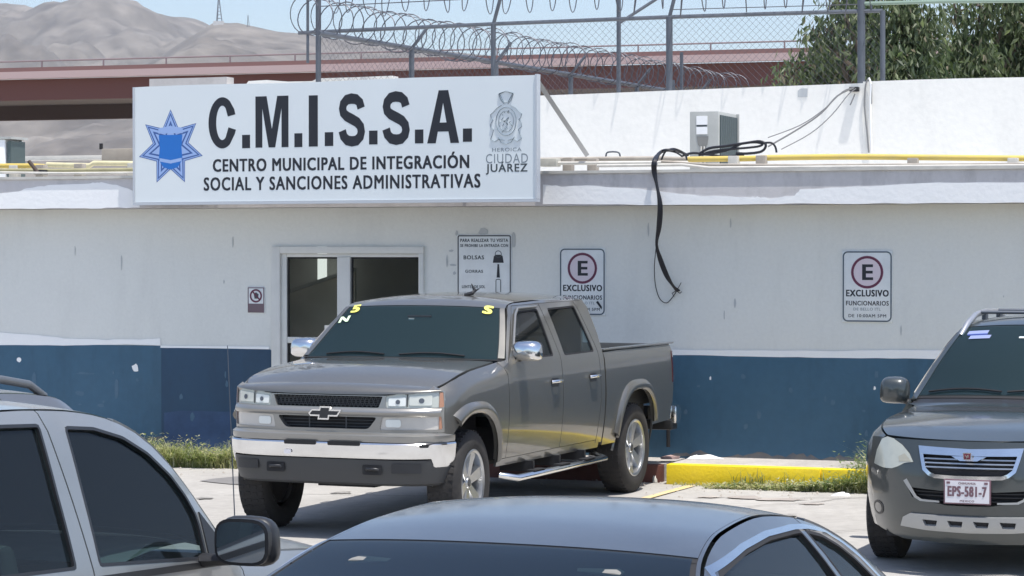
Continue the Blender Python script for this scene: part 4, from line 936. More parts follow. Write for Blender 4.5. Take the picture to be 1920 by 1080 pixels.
# ------------------------------------------------------------------ grass and weeds
M_gr = [leafmat('grass_green', (0.19, 0.22, 0.08)), leafmat('grass_dry', (0.40, 0.37, 0.20)), leafmat('weed_green', (0.14, 0.19, 0.085)), leafmat('grass_pale', (0.48, 0.47, 0.33))]
def grass(name, label, region, n, hmin, hmax, mats, z0=0.0, hfun=None, lean=.35, leafy=0.0, ncl=None, bare=0.0):
    V = []; F = []; MI = []; ncl = ncl or max(5, n // 45)
    cl = [(random.random(), random.random(), random.uniform(.45, 1.15), random.choice(mats)) for _ in range(ncl)]
    L_ = region[1] - region[0]
    for _ in range(n):
        c = random.choice(cl)
        if random.random() < bare: c = (random.random(), random.random(), .5, c[3])
        s = region[0] + L_ * c[0] + random.gauss(0, .07); s = min(max(s, region[0]), region[1]); d = region[2] + (region[3] - region[2]) * c[1] + random.gauss(0, .05); d = min(max(d, region[2]), region[3])
        u = (s - region[0]) / L_
        hh = random.uniform(hmin, hmax) * c[2] * (hfun(u) if hfun else 1); p = wall_pt(s, d, z0); a = random.uniform(0, 6.28); ln = random.uniform(.1, lean) * hh
        dx = Vector((math.cos(a), math.sin(a), 0)); k = c[3] if random.random() < .6 else random.choice(mats)
        if random.random() < leafy:
            for q in range(3):
                h2 = hh * random.uniform(.25, 1.1); a2 = random.uniform(0, 6.28); d2 = Vector((math.cos(a2), math.sin(a2), random.uniform(-.2, .6))); sd = Vector((-d2.y, d2.x, random.uniform(-.3, .3))) * random.uniform(.006, .013); lf = random.uniform(.03, .06)
                o = p + dx * ln * (h2 / hh) + Vector((0, 0, h2)); i = len(V); V += [o, o + d2 * lf * .5 + sd, o + d2 * lf, o + d2 * lf * .5 - sd]; F.append((i, i + 1, i + 2, i + 3)); MI.append(k)
        sd = Vector((-dx.y, dx.x, 0)) * random.uniform(.0025, .006)
        i = len(V); m1 = p + dx * ln * .35 + Vector((0, 0, hh * .55)); tp_ = p + dx * ln * 1.3 + Vector((0, 0, hh * random.uniform(.8, 1)))
        V += [p - sd, p + sd, m1 + sd * .8, m1 - sd * .8, tp_]; F += [(i, i + 1, i + 2, i + 3), (i + 3, i + 2, i + 4)]; MI += [k, k]
    me = bpy.data.meshes.new(name); me.from_pydata([tuple(v) for v in V], [], F); me.update()
    for m_ in M_gr: me.materials.append(m_)
    me.polygons.foreach_set('material_index', MI)
    o = bpy.data.objects.new(name, me); C.objects.link(o); tag(o, label, 'grass', kind='stuff'); return o
gl0 = on_wall(210, 840, .6)[0]; gl1 = on_wall(470, 850, .6)[0]
grass('grass', 'ragged strip of sunlit grass at the foot of the navy wall left', (gl0, gl1, .43, 1.0), 6500, .07, .27, (0, 0, 1, 1, 3), hfun=lambda u: 1.2 - .2 * u, leafy=.25, ncl=60, lean=.8)
gr0 = on_wall(1335, 900, 1.05)[0]; gr1 = on_wall(1640, 910, 1.05)[0]
grass('grass', 'low weeds along the yellow kerb foot', (gr0, gr1, kd + .01, kd + .30), 1900, .02, .11, (0, 1, 2, 1, 3), hfun=lambda u: .5 + .8 * u, leafy=.35, ncl=34, lean=.9)
grass('grass', 'thin tall stalks standing before the yellow kerb', (gr0 + .2, gr1, kd + .01, kd + .12), 150, .10, .24, (2, 0, 1), lean=.7, ncl=16)
gr2 = on_wall(1540, 900, .9)[0]
grass('grass', 'taller bushy weeds between kerb end and dark SUV', (gr2, gr1 + .15, .30, kd + .28), 1900, .10, .46, (2, 2, 0, 3), hfun=lambda u: .3 + .9 * u, z0=.02, lean=1.0, leafy=.8, ncl=26)
grass('grass', 'dry scattered tufts at the left end of the yellow kerb', (k0 + .1, gr0, kd + .01, kd + .10), 160, .01, .05, (1, 3), ncl=9, lean=.9)
# litter
def litter(name, label, px, py, w, h, m, z=.0, tall=.03, onw=False):
    c = at_ground(px, py, z); V = []; F = []; n = 8; random.seed(px)
    for j in range(3):
        for k in range(n):
            a = 2 * math.pi * k / n; q = random.uniform(.6, 1.2) * (1, .8, .4)[j]
            V.append((math.cos(a) * w * q, math.sin(a) * h * q, (0, tall * .7, tall)[j] * random.uniform(.7, 1.2) + .003))
    for j in range(2):
        for k in range(n): F.append((j * n + k, j * n + (k + 1) % n, (j + 1) * n + (k + 1) % n, (j + 1) * n + k))
    F.append(tuple(range(2 * n, 3 * n)))
    return tag(mesh_obj(name, V, F, m, loc=c, smooth=50), label, 'litter')
litter('plastic_bag', 'white crumpled bag lying on the sidewalk beside the truck', 1318, 861, .19, .05, M_fresh, SW, .04)
litter('crumpled_paper', 'white scrap of paper on the ground by the weeds', 1578, 930, .09, .04, M_fresh, 0, .03)
litter('crumpled_paper', 'tiny pale wrapper standing before the yellow kerb', 1337, 905, .025, .02, M_fresh, 0, .05)
litter('stone', 'small pale stone by the rear wheel of the truck', 1228, 905, .03, .03, M_pvc, 0, .06)
litter('rubble', 'reddish rubble on the sidewalk edge behind the truck tail', 1258, 861, .12, .05, mat('rubble_mat', (.40, .28, .26), .9, var=.8, vs=30), SW, .035)
wtube('drain_pipe', 'short dark drain stub low on the blue wall behind the truck', 'pipe', [(1253, 805, .06), (1253, 838, .06)], .02, M_dk, .06)
# ------------------------------------------------------------------ cars
def offset_poly(poly, d):
    """push a closed outline outwards by d"""
    A_ = sum(poly[i][0] * poly[(i + 1) % len(poly)][1] - poly[(i + 1) % len(poly)][0] * poly[i][1] for i in range(len(poly))); sg_ = 1 if A_ > 0 else -1
    out = []; n = len(poly)
    for i in range(n):
        a = Vector(poly[i - 1]); b = Vector(poly[i]); c = Vector(poly[(i + 1) % n])
        n1 = Vector(((b - a).y, -(b - a).x)).normalized() * sg_; n2 = Vector(((c - b).y, -(c - b).x)).normalized() * sg_
        m_ = (n1 + n2); 
        if m_.length < 1e-3: m_ = n1
        m_.normalize(); k = d / max(.45, m_.dot(n1)); out.append((b.x + m_.x * k, b.y + m_.y * k))
    return out
def rounded(poly, r, n=3):
    out = []; N = len(poly)
    for i in range(N):
        a, b, c = Vector(poly[i - 1]), Vector(poly[i]), Vector(poly[(i + 1) % N]); u = (a - b); v = (c - b)
        k = min(r, u.length * .4, v.length * .4); p, q = b + u.normalized() * k, b + v.normalized() * k
        for j in range(n + 1): t_ = j / n; out.append(tuple(p * (1 - t_) ** 2 + b * 2 * t_ * (1 - t_) + q * t_ ** 2))
    return out
class Car:
    def __init__(s, root, **k):
        s.root = root; s.D = dict(n=2.6, nr=3.0, fc=.88, zm=.75, cl=.05, roll=.05, rd=.10, flow=0.0, tcur=.12, roofroll=.015); s.D.update(k)
        for a, b in s.D.items(): setattr(s, a, b)
        s.M = Matrix.Translation(root.location) @ root.rotation_euler.to_matrix().to_4x4(); s.Mi = s.M.inverted()
    def zed(s, x): return sinterp(s.ze, x)
    def bl(s, x): return min(interp(s.belt, x), s.zed(x))
    def wz(s, z):
        if z < s.zm: return s.W - s.cl * ((s.zm - z) / (s.zm - s.sill)) ** 2
        return s.W - s.cu * ((z - s.zm) / .4) ** 2
    def xff(s, z): return s.xf - interp(s.nose, z)
    def xrr(s, z): return s.xr + interp(s.tail, z)
    def side(s, x, z):
        zb = s.bl(x); ze = s.zed(x)
        y = s.wz(min(z, zb))
        if z > zb: y -= s.tum * (z - zb) + s.tcur * (z - zb) ** 2
        if x > s.xcf:
            u = min(.999, (x - s.xcf) / (s.xff(z) - s.xcf)); y *= (1 - u ** s.n) ** (1 / s.n)
        if x < s.xcr:
            u = min(.999, (s.xcr - x) / (s.xcr - s.xrr(z))); y *= (1 - u ** s.nr) ** (1 / s.nr)
        rr, rd = (s.roll, s.rd) if ze - zb < .02 else (s.roofroll, .05)
        if z > ze - rd: y -= rr * min(1.3, (z - ze + rd) / rd) ** 2
        return y
    def L(s, x, z, o=0.0): return Vector((x, s.side(x, z) + o, z))
    def front(s, y, z):
        f = min(.9995, abs(y) / s.wz(min(z, interp(s.belt, s.xcf)))); return s.xcf + (s.xff(z) - s.xcf) * (1 - f ** s.n) ** (1 / s.n)
    def rear(s, y, z):
        f = min(.9995, abs(y) / s.wz(min(z, interp(s.belt, s.xcr)))); return s.xcr - (s.xcr - s.xrr(z)) * (1 - f ** s.nr) ** (1 / s.nr)
    def top(s, t, v, o=0.0):
        ze = s.zed(t); y = v * s.side(t, ze); a = abs(v)
        return Vector((t + interp(s.bulge, t) * (1 - a ** 2.2), y, ze + interp(s.crown, t) * (1 - a ** 2.4) + o))
    def topn(s, t, v):
        e = .01; a = s.top(t + e, v) - s.top(t - e, v); b = s.top(t, v + e) - s.top(t, v - e); n = a.cross(b).normalized(); return n if n.z > 0 else -n
    # measured points
    def _ray(s, px, py): return s.Mi @ Vector((0, 0, CH)), s.Mi.to_3x3() @ cam_ray(px, py)
    def spx(s, px, py, sgn=-1):
        o, d = s._ray(px, py); y = s.W * sgn
        for _ in range(25):
            t_ = (y - o.y) / d.y; p = o + d * t_; y = sgn * s.side(p.x, p.z)
        return (p.x, p.z)
    def fpx(s, px, py):
        o, d = s._ray(px, py); x = s.xf
        for _ in range(25):
            t_ = (x - o.x) / d.x; p = o + d * t_; x = s.front(p.y, p.z)
        return (p.y, p.z)
    # builders
    def mirror(s, o, name=None):
        me = o.data.copy()
        for v in me.vertices: v.co.y *= -1
        me.flip_normals(); c = bpy.data.objects.new(name or o.name.split('.')[0], me); C.objects.link(c); c.parent = o.parent
        for k in o.keys():
            if k in ('label', 'kind'): c[k] = o[k]
        return c
    def sidepanel(s, name, outline, m, holes=(), xr=None, off=0.0, thick=.02, step=.06, both=True, parent=None, fn=None, smooth=30):
        f = fn or (lambda x, z: s.L(x, z, off))
        o = panel(name, outline, f, m, parent or s.root, (0, 1, 0), holes, step, thick, xr, smooth)
        if o and both and parent is None: return o, s.mirror(o)
        return o, None
    def fpanel(s, name, outline, m, holes=(), off=0.0, thick=.02, step=.06, mirror=False, rear=False, parent=None, smooth=30):
        g = s.rear if rear else s.front; sg_ = -1 if rear else 1
        o = panel(name, outline, lambda y, z: Vector((g(y, z) + sg_ * off, y, z)), m, parent or s.root, (sg_, 0, 0), holes, step, thick, None, smooth)
        if mirror and o: s.mirror(o)
        return o
    def topstrip(s, name, t0, t1, v0, v1, m, off=0.0, nu=14, nv=16, thick=0.0, parent=None, smooth=40):
        return gridsurf(name, nu, nv, lambda u, v: s.top(t0 + (t1 - t0) * u, v0 + (v1 - v0) * v) + s.topn(min(s.tmax - .02, max(s.tmin + .02, t0 + (t1 - t0) * u)), (v0 + (v1 - v0) * v) * .98) * off, m, parent or s.root, smooth, thick, out=(0, 0, 1))
    def decal(s, txt, t, v, size, m, lean=0, name='windscreen_marking', w=None):
        p = s.top(t, v); n = s.topn(t, v); e1 = Vector((0, 1, 0)); e1 = (e1 - n * e1.dot(n)).normalized(); e2 = n.cross(e1)
        if e2.z < 0: e2 = -e2
        o = text(name, txt, m, s.root, -(w or size * .7) / 2, (w or size * .7) / 2, 0, size, 0, .05)
        Mt = Matrix(((e1.x, -n.x, e2.x), (e1.y, -n.y, e2.y), (e1.z, -n.z, e2.z))).to_4x4(); Mt.translation = p + n * .008
        for vv in o.data.vertices: vv.co = Mt @ vv.co
        return o
def arch(cx, z0, hw, ht, zb_, n=16, e=2.4):
    """wheel opening points from the rear foot over the top to the front foot"""
    out = []
    a0 = math.asin(min(1, max(0, (z0 - zb_) / ht)))
    for k in range(n + 1):
        a = math.pi * (1 - k / n); c, q = math.cos(a), math.sin(a)
        out.append((cx + hw * (abs(c) ** (2 / e)) * (1 if c > 0 else -1), z0 + ht * (abs(q) ** (2 / e))))
    x0 = out[0][0]; x1 = out[-1][0]
    if zb_ < z0: out = [(x0 + .02, zb_)] + out + [(x1 - .02, zb_)]
    return out
def wheel(car, x, y, r, wd, rr, spokes, mrim, steer=0.0, style='spoke'):
    t = empty('wheel', car.root, (x, y, r), (0, 0, steer)); sg_ = 1 if y > 0 else -1; h = wd / 2
    prof = [(rr - .012, h * .55), (rr, h * .86), (rr + .02, h * .96), (rr + (r - rr) * .5, h * 1.0), (r - .03, h * .93), (r - .008, h * .78), (r, h * .6), (r, -h * .6), (r - .008, -h * .78), (r - .03, -h * .93), (rr + (r - rr) * .5, -h), (rr, -h * .86), (rr - .012, -h * .5)]
    m_ = MB(); m_.lathe(prof, 48)
    n = 44
    for k in range(n):                      # tread blocks
        a = 2 * math.pi * k / n; Mx = Matrix.Rotation(a, 4, 'Y')
        for j, yy in enumerate((-.62, -.22, .22, .62)): m_.box(r - .006, r + .004, h * yy - wd * .075, h * yy + wd * .075, -.016 + .008 * (j % 2), .012 + .008 * (j % 2), Mx)
    m_.build('tyre', M_tyre, t, smooth=40)
    m_ = MB(); f = sg_ * h
    m_.lathe([(rr + .006, f * .92), (rr - .004, f * .95), (rr - .022, f * .88), (rr - .03, f * .4), (rr - .04, -f * .7)], 48)
    hubr = rr * .26
    m_.lathe([(0.001, f * .66), (hubr * .6, f * .66), (hubr * .66, f * .60), (hubr, f * .58), (hubr, f * .3), (0.001, f * .3)], 24)
    for k in range(spokes):
        a = 2 * math.pi * k / spokes + .3; Mx = Matrix.Rotation(a, 4, 'Y')
        i = len(m_.v); w0, w1 = rr * .15, rr * .24
        for (q, ww, y0, y1) in ((hubr * .7, w0, f * .60, f * .30), (rr * .62, (w0 + w1) / 2, f * .70, f * .38), (rr - .018, w1, f * .80, f * .45)):
            for (sx, yy) in ((-1, y1), (-.8, y0), (.8, y0), (1, y1)): m_.v.append(Mx @ Vector((q, yy, sx * ww)))
        for b in range(2):
            for j in range(4): p = i + b * 4; m_.f.append((p + j, p + (j + 1) % 4, p + 4 + (j + 1) % 4, p + 4 + j))
    m_.build('rim', mrim, t, smooth=30)
    m_ = MB(); m_.lathe([(0.001, -f * .1), (rr * .72, -f * .1), (rr * .72, -f * .2), (0.001, -f * .2)], 24); m_.build('brake_disc', M_valance, t, smooth=30)
    m_ = MB(); m_.lathe([(0.001, -f * .4), (rr - .035, -f * .4)], 24); m_.build('backing_plate', M_dk, t)
    m_ = MB(); m_.lathe([(0.001, f * .70), (hubr * .45, f * .69), (hubr * .55, f * .64)], 16); m_.build('hub_cap', M_valance, t, smooth=40)
    return t
def mirrors(car, x, y, z, sx, sy, sz, mh, mfoot, glass_front=False):
    for sg_ in (1, -1):
        t = empty('door_mirror', car.root, (x, sg_ * y, z)); m_ = MB(); V = []; nu, nv = 14, 20
        for i in range(nu + 1):
            a = -math.pi / 2 + math.pi * i / nu
            for j in range(nv):
                b = 2 * math.pi * j / nv; e = .55
                f = lambda c: (abs(c) ** e) * (1 if c > 0 else -1)
                px = sx * math.sin(a); 
                if px < 0: px *= .45
                V.append(Vector((px, sg_ * sy * f(math.cos(b)) * abs(math.cos(a)) ** .6 * (1 - .12 * (math.sin(b))), sz * f(math.sin(b)) * abs(math.cos(a)) ** .6)))
        m_.v = V; m_.f = [(i * nv + j, i * nv + (j + 1) % nv, (i + 1) * nv + (j + 1) % nv, (i + 1) * nv + j) for i in range(nu) for j in range(nv)]
        m_.build('mirror_shell', mh, t, smooth=60)
        g = [(sg_ * sy * .84 * (abs(math.cos(b)) ** .55) * (1 if math.cos(b) > 0 else -1), sz * .80 * (abs(math.sin(b)) ** .55) * (1 if math.sin(b) > 0 else -1)) for b in [2 * math.pi * k / 24 for k in range(24)]]
        rim = MB(); rim.prism(offset_poly(g, .012), -sx * .45 - .004, -sx * .2, 'x'); rim.build('mirror_rim', M_blk, t, smooth=30)
        gl = MB(); gl.prism(g, -sx * .45 - .009, -sx * .45 - .005, 'x'); gl.build('mirror_glass', G_mirror, t)
        a = MB(); a.tube([(0, -sg_ * (y - car.side(x, z - sz * .6) + .0), -sz * .85), (0, -sg_ * sy * .4, -sz * .75), (0, 0, -sz * .6)], [.045, .035, .03], 8, flat=.6); a.build('mirror_arm', mfoot, t, smooth=60)
M_dash = mat('dashboard_grey', (0.42, 0.43, 0.42), .7, var=.4, vs=6); M_seat = mat('seat_cloth', (0.22, 0.215, 0.20), .9, var=.4, vs=9); M_lin = mat('headliner', (0.28, .27, .25), .9)
def interior(car, xdash, xfs, xrs, zb_, yw, xend, htop, lift=.03):
    t = car.root; z0 = zb_ - .12
    gridsurf('dashboard', 8, 12, lambda u, w_: Vector((xdash - .42 + .60 * u, (w_ * 2 - 1) * yw, zb_ + lift - .02 * (1 - u) + .09 * math.exp(-((w_ - .74) / .14) ** 2) * math.sin(math.pi * min(1, u * 1.4)) + .02 * math.sin(u * 3))), M_dash, t, out=(0, 0, 1))
    MB().box(xdash - .46, xdash - .42, -yw, yw, zb_ - .5, zb_ - .06).build('dashboard_face', M_dash, t)
    MB().box(xend, xdash + .1, -yw - .02, yw + .02, zb_ - .60, zb_ - .57).build('cabin_floor', M_dk, t)
    for xs, w_, ys in ((xfs, .25, (-.36, .36)), (xrs, .58, (0,))):
        for y in ys:
            m_ = MB(); m_.prism(rounded([(xs + .42, z0 - .32), (xs + .45, z0 - .18), (xs, z0 - .20), (xs - .16, z0 + .26), (xs - .26, z0 + .26), (xs - .12, z0 - .32)], .05), y - w_, y + w_, 'y'); m_.build('seat', M_seat, t, bevel=.02)
            for yh in ((y,) if w_ < .3 else (-.32, .32)):
                MB().box(xs - .28, xs - .18, yh - .13, yh + .13, z0 + .29, z0 + .47).build('headrest', M_seat, t, bevel=.03)
    sw = MB(); r = .18; yy = .36; sw.tube([(xdash - .60 + .5 * r * math.sin(a) * .7, yy + r * math.cos(a), zb_ - .04 + r * math.sin(a) * .85) for a in [2 * math.pi * k / 20 for k in range(20)]], .014, 6, closed=True); sw.tube([(xdash - .60, yy - r, zb_ - .04), (xdash - .58, yy, zb_ - .05), (xdash - .60, yy + r, zb_ - .04)], .02, 6); sw.build('steering_wheel', M_blk, t, smooth=True)
def underbody(car, x0, x1, yw, z0, z1, zt_=None):
    MB().box(x0, x1, -yw, yw, z0, z1).build('underbody', M_dk, car.root)

# ---- the grey pickup truck
TA = -112.516
T = thing('pickup_truck', 'grey crew cab pickup truck parked in front of the entrance', 'pickup truck', (-1.0865, 20.4027, 0), R(TA))
c = Car(T, W=.985, xf=.955, xr=-4.66, xcf=.42, xcr=-4.3, n=3.1, nr=9, fc=.93, zm=.98, sill=.52, cl=.045, cu=.030, tum=.40, tcur=.1,
        nose=[(.4, .0), (1.0, 0.0), (1.2, .02)], tail=[(0, 0), (2, 0)], roll=.085, rd=.13, roofroll=.03,
        ze=[(-2.74, 1.812), (-2.55, 1.822), (-1.8, 1.828), (-1.15, 1.815), (-1.0, 1.80), (-.90, 1.765), (-.80, 1.675), (-.50, 1.40), (-.44, 1.355), (-.3, 1.34), (.2, 1.298), (.45, 1.258), (.60, 1.222), (.70, 1.192), (.80, 1.165), (.95, 1.150)],
        belt=[(-3, 1.325), (1, 1.335)], bulge=[(-2.74, -.02), (-1.3, 0), (-.9, .07), (-.44, .17), (.2, .15), (.80, .125)],
        crown=[(-2.74, .05), (-1.7, .062), (-1.15, .055), (-.9, .022), (-.44, .02), (-.3, .03), (.3, .055), (.55, .045), (.76, .018), (.80, .0)])
c.tmin, c.tmax = -2.74, .80
FW, RW = .28, -3.53
archF = arch(FW, .42, .49, .555, .42); archR = arch(RW, .42, .50, .55, .42)
ucx = lambda z: c.xcf + (c.xff(z) - c.xcf) * (1 - c.fc ** c.n) ** (1 / c.n)
cabend = -2.655
topline = [(x, c.zed(x) - .006) for x in (.74, .6, .4, .2, 0, -.2, -.4, -.46)]
# front fender
out = [(-.405, .56), (-.25, .56)] + [p for p in archF if p[1] > .55 or p[0] > FW] 
out = [(-.405, .56)] + [q for q in archF if not (q[0] < FW and q[1] < .56)] + [(ucx(.8) - .01, .62)]
out = [(-.405, .56), (-.225, .56)] + archF[1:] + [(FW + .50, .845), (ucx(.86), .845), (ucx(1.16), 1.150), (.72, 1.176), (.64, 1.205), (.56, 1.229)] + topline[2:] + [(-.46, 1.335), (-.405, 1.30)]
c.sidepanel('fender', out, M_truck)
# doors with frames
w1 = rounded([(-.60, 1.352), (-.70, 1.47), (-.965, 1.68), (-1.07, 1.742), (-1.53, 1.752), (-1.475, 1.350)], .03)
w2 = rounded([(-1.72, 1.345), (-1.755, 1.752), (-2.42, 1.762), (-2.455, 1.350)], .03)
d1 = [(-.413, .56), (-.413, 1.30), (-.470, 1.345), (-.575, 1.418), (-.82, 1.645), (-.935, 1.738), (-1.02, 1.785), (-1.607, 1.795), (-1.612, 1.3), (-1.612, .56)]
d2 = [(-1.622, .56), (-1.622, 1.3), (-1.617, 1.795), (-2.46, 1.800), (-2.535, 1.36), (-2.545, .9), (-2.50, .56)]
seal = [(-.41, .57), (-.41, 1.30), (-.47, 1.345), (-.80, 1.63), (-.935, 1.745), (-1.03, 1.79), (-2.5, 1.80), (-2.62, 1.36), (-2.64, .57)]
c.sidepanel('door_seal', seal, M_dk, holes=[w1, w2], off=-.022, thick=0)
do = []
for nm, o_, h_ in (('front_door', d1, w1), ('rear_door', d2, w2)):
    do.append(c.sidepanel(nm, o_, M_truck, holes=[h_], step=.055))
c.sidepanel('cab_corner', [(-2.47, 1.800), (-2.545, 1.36), (-2.553, .9), (-2.51, .53), (cabend, .53), (cabend, 1.36), (-2.70, 1.5), (-2.735, 1.805)], M_truck)
c.sidepanel('roof_rail', [(-.80, 1.665), (-.90, 1.752), (-1.0, 1.796), (-1.1, 1.806), (-1.8, 1.822), (-2.735, 1.812), (-2.735, 1.807), (-2.4, 1.803), (-1.6, 1.799), (-1.02, 1.789), (-.935, 1.742), (-.80, 1.64), (-.47, 1.349), (-.44, 1.345), (-.50, 1.392)], M_truck, thick=.03)
c.sidepanel('rocker_panel', [(-.24, .555), (-.24, .50), (-2.60, .485), (-2.60, .525), (-2.50, .555)], M_truck, off=-.004)
for w_, nm in ((w1, 'side_glass'), (w2, 'side_glass')):
    c.sidepanel(nm, offset_poly(w_, .012), G_side, off=-.016, thick=0)
    c.sidepanel('window_seal', offset_poly(w_, .004), M_dk, holes=[offset_poly(w_, -.014)], off=-.004, thick=.012)
for sgn in (1, -1):   # chrome edged rain visor
    pts = [c.L(x, z, .014) for x, z in ((-.615, 1.43), (-.70, 1.51), (-.96, 1.715), (-1.07, 1.765), (-1.50, 1.772))]
    MB().tube([Vector((p.x, p.y * sgn, p.z)) for p in pts], .011, 8).build('rain_visor', M_pewter, T, smooth=True)
c.topstrip('hood', -.36, .70, -.985, .985, M_truck, nu=26, nv=26, thick=.045)
# hood lip rolled down
def hlip(u, v):
    vv = -.985 + 1.97 * v; p = c.top(.70, vv); zt_ = 1.163 - .028 * (1 - abs(vv) ** 3); y1 = vv * .905; x1 = c.front(y1, 1.15) + .004
    a = R(20 + 68 * u); q = (math.sin(a) - math.sin(R(20))) / (math.sin(R(88)) - math.sin(R(20))); w_ = (math.cos(R(20)) - math.cos(a)) / (math.cos(R(20)) - math.cos(R(88)))
    return Vector((p.x + (x1 - p.x) * q, p.y + (y1 - p.y) * min(1, q * 1.1), p.z + (zt_ - p.z) * w_))
gridsurf('hood_lip', 16, 40, hlip, M_truck, T, out=(1, 0, 0), smooth=80)
c.topstrip('cowl', -.46, -.365, -.95, .95, M_blk, off=-.012)
c.topstrip('windscreen_seal', -.93, -.425, -.985, .985, M_dk, off=-.006, nv=20)
ws = c.topstrip('windscreen', -.895, -.445, -.94, .94, G_ws, off=.002, nv=20)
for v0 in (-1.0, .945): c.topstrip('windscreen_pillar', -.90, -.46, v0, v0 + .055, M_truck, off=.006, nv=3, thick=.01)
c.topstrip('roof', -2.74, -.905, -1, 1, M_truck, nu=26, nv=24)
m_ = MB(); m_.box(-2.745, -2.70, -.73, .73, 1.28, 1.80); m_.build('cab_back', M_truck, T); MB().box(-2.750, -2.746, -.60, .60, 1.40, 1.74).build('rear_glass', G_side, T)
MB().box(-2.70, -2.66, -.90, .90, .5, 1.34).build('cab_back', M_truck, T)
interior(c, -.66, -1.55, -2.30, 1.34, .66, -2.65, 1.75, .055)
# bed
bo = [(-2.685, .50), (RW + .52, .50)] + archR[::-1][0:] 
bo = [(-2.685, 1.335), (-2.685, .50), (RW + .495, .50)] + archR[::-1] + [(RW - .50, .60), (-4.60, .62), (-4.64, .75), (-4.655, 1.20), (-4.64, 1.345), (-3.6, 1.35)]
c_ze = c.ze; c.ze = [(-5, 1.35), (1, 1.35)]; c.belt = [(-5, 1.36), (1, 1.36)]; c.roll = .03; c.rd = .04
c.sidepanel('bed_side', bo, M_truck)
zin = 1.352
for sgn in (1, -1):
    MB().box(-4.64, -2.69, sgn * .86 if sgn > 0 else -.955, .955 if sgn > 0 else -.86, zin - .004, zin + .012).build('bed_rail_cap', M_truck, T, bevel=.004)
    MB().box(-4.62, -2.70, *((.80, .858) if sgn > 0 else (-.858, -.80)), .80, zin - .006).build('bed_inner_wall', M_truck, T)
MB().box(-4.62, -2.69, -.80, .80, .78, .82).build('bed_floor', M_valance, T); MB().box(-2.73, -2.69, -.80, .80, .80, 1.33).build('bulkhead', M_truck, T)
MB().box(-4.665, -4.625, -.80, .80, .80, 1.345).build('tailgate', M_truck, T, bevel=.006)
c.sidepanel('taillight', [(-4.52, 1.28), (-4.52, .98), (-4.652, .98), (-4.652, 1.28)], M_redl, off=.008)
m_ = MB(); m_.box(-4.86, -4.69, -.97, .97, .56, .74); m_.build('rear_bumper', M_chrome, T, bevel=.035)
MB().box(-4.84, -4.66, -.93, .93, .50, .60).build('hitch_step', M_blk, T, bevel=.02)
c.ze = c_ze; c.belt = [(-3, 1.325), (1, 1.335)]; c.roll = .085; c.rd = .13
# wheel arch flares
def flare(cx, hw, ht, th, zb0, zb1):
    n = 40; inner = arch(cx, .42, hw, ht, .42, n=n); outer = arch(cx, .42, hw + .09, ht + .115, .42, n=n, e=3.0)
    A0 = [Vector((p[0], 0, p[1])) for p in inner]; B0 = [Vector((p[0], 0, p[1])) for p in outer]
    if zb0 > .42:
        k0 = next(i for i, p in enumerate(inner) if p[1] >= zb0); A0 = A0[k0:]; B0 = B0[k0:]
    k1 = max(i for i, p in enumerate(A0) if p.z >= zb1); A0 = A0[:k1 + 1]; B0 = B0[:k1 + 1]; N = len(A0)
    def fn(u, v):
        i = min(N - 1, int(round(u * (N - 1)))); p = A0[i].lerp(B0[i], v); zc = min(p.z, 1.12)
        y = c.side(p.x, zc) if p.x > -2.6 else c.side(-2.6, min(zc, 1.0))
        return Vector((p.x, y + (.004 + .038 * (1 - (2 * min(1, v * 1.15) - .75) ** 2) if v < .999 else -.004), p.z))
    o = gridsurf('wheel_flare', N - 1, 7, fn, M_truck, T, smooth=50, thick=.03, out=(0, 1, 0)); c.mirror(o)
flare(FW, .485, .55, .03, .53, .86); flare(RW, .495, .545, .03, .62, .50)
for x, st in ((FW, 0.06), (RW, 0)):
    for sgn in (1, -1): wheel(c, x, sgn * .835, .415, .265, .262, 6, M_brush, steer=st)
m_ = MB(); m_.box(-4.6, .80, -.66, .66, .50, .80); m_.box(-4.2, .6, -.25, .25, .38, .5); m_.box(-.5, -2.55, -.9, .9, .53, .8); m_.box(RW - .1, RW + .1, -.7, .7, .36, .50); m_.build('chassis', M_dk, T)
MB().box(-.42, .78, -.68, .68, .8, 1.10).build('engine_bay', M_dk, T)
# running boards
for sgn in (1, -1):
    m_ = MB(); m_.tube([(-.40, sgn * .90, .42), (-.44, sgn * 1.03, .395), (-2.48, sgn * 1.03, .40), (-2.54, sgn * .90, .43)], .046, 12, flat=.6); m_.build('running_board', M_chrome, T, smooth=60)
    for x in (-.9, -1.5, -2.1): MB().box(x - .12, x + .12, *sorted((sgn * .985, sgn * 1.06)), .425, .433).build('step_pad', M_dk, T); MB().box(x - .02, x + .02, *sorted((sgn * .70, sgn * 1.0)), .41, .50).build('board_bracket', M_dk, T)
# handles
for x in (-1.43, -2.35):
    for sgn in (1, -1):
        t = empty('door_handle', T, (x, 0, 1.135)); y = sgn * c.side(x, 1.135)
        m_ = MB(); m_.tube([(-.09, y + sgn * .008, .0), (-.06, y + sgn * .045, .005), (.06, y + sgn * .045, .005), (.09, y + sgn * .008, .0)], .014, 8); m_.build('grip', M_chrome, t, smooth=60)
        mm = MB(); mm.prism(rrect(-.085, .085, -.045, .03, .02), *sorted((y - sgn * .0, y + sgn * .003)), 'y'); mm.build('recess', M_blk, t)
mirrors(c, -.70, 1.025, 1.425, .11, .132, .085, M_chrome, M_blk)
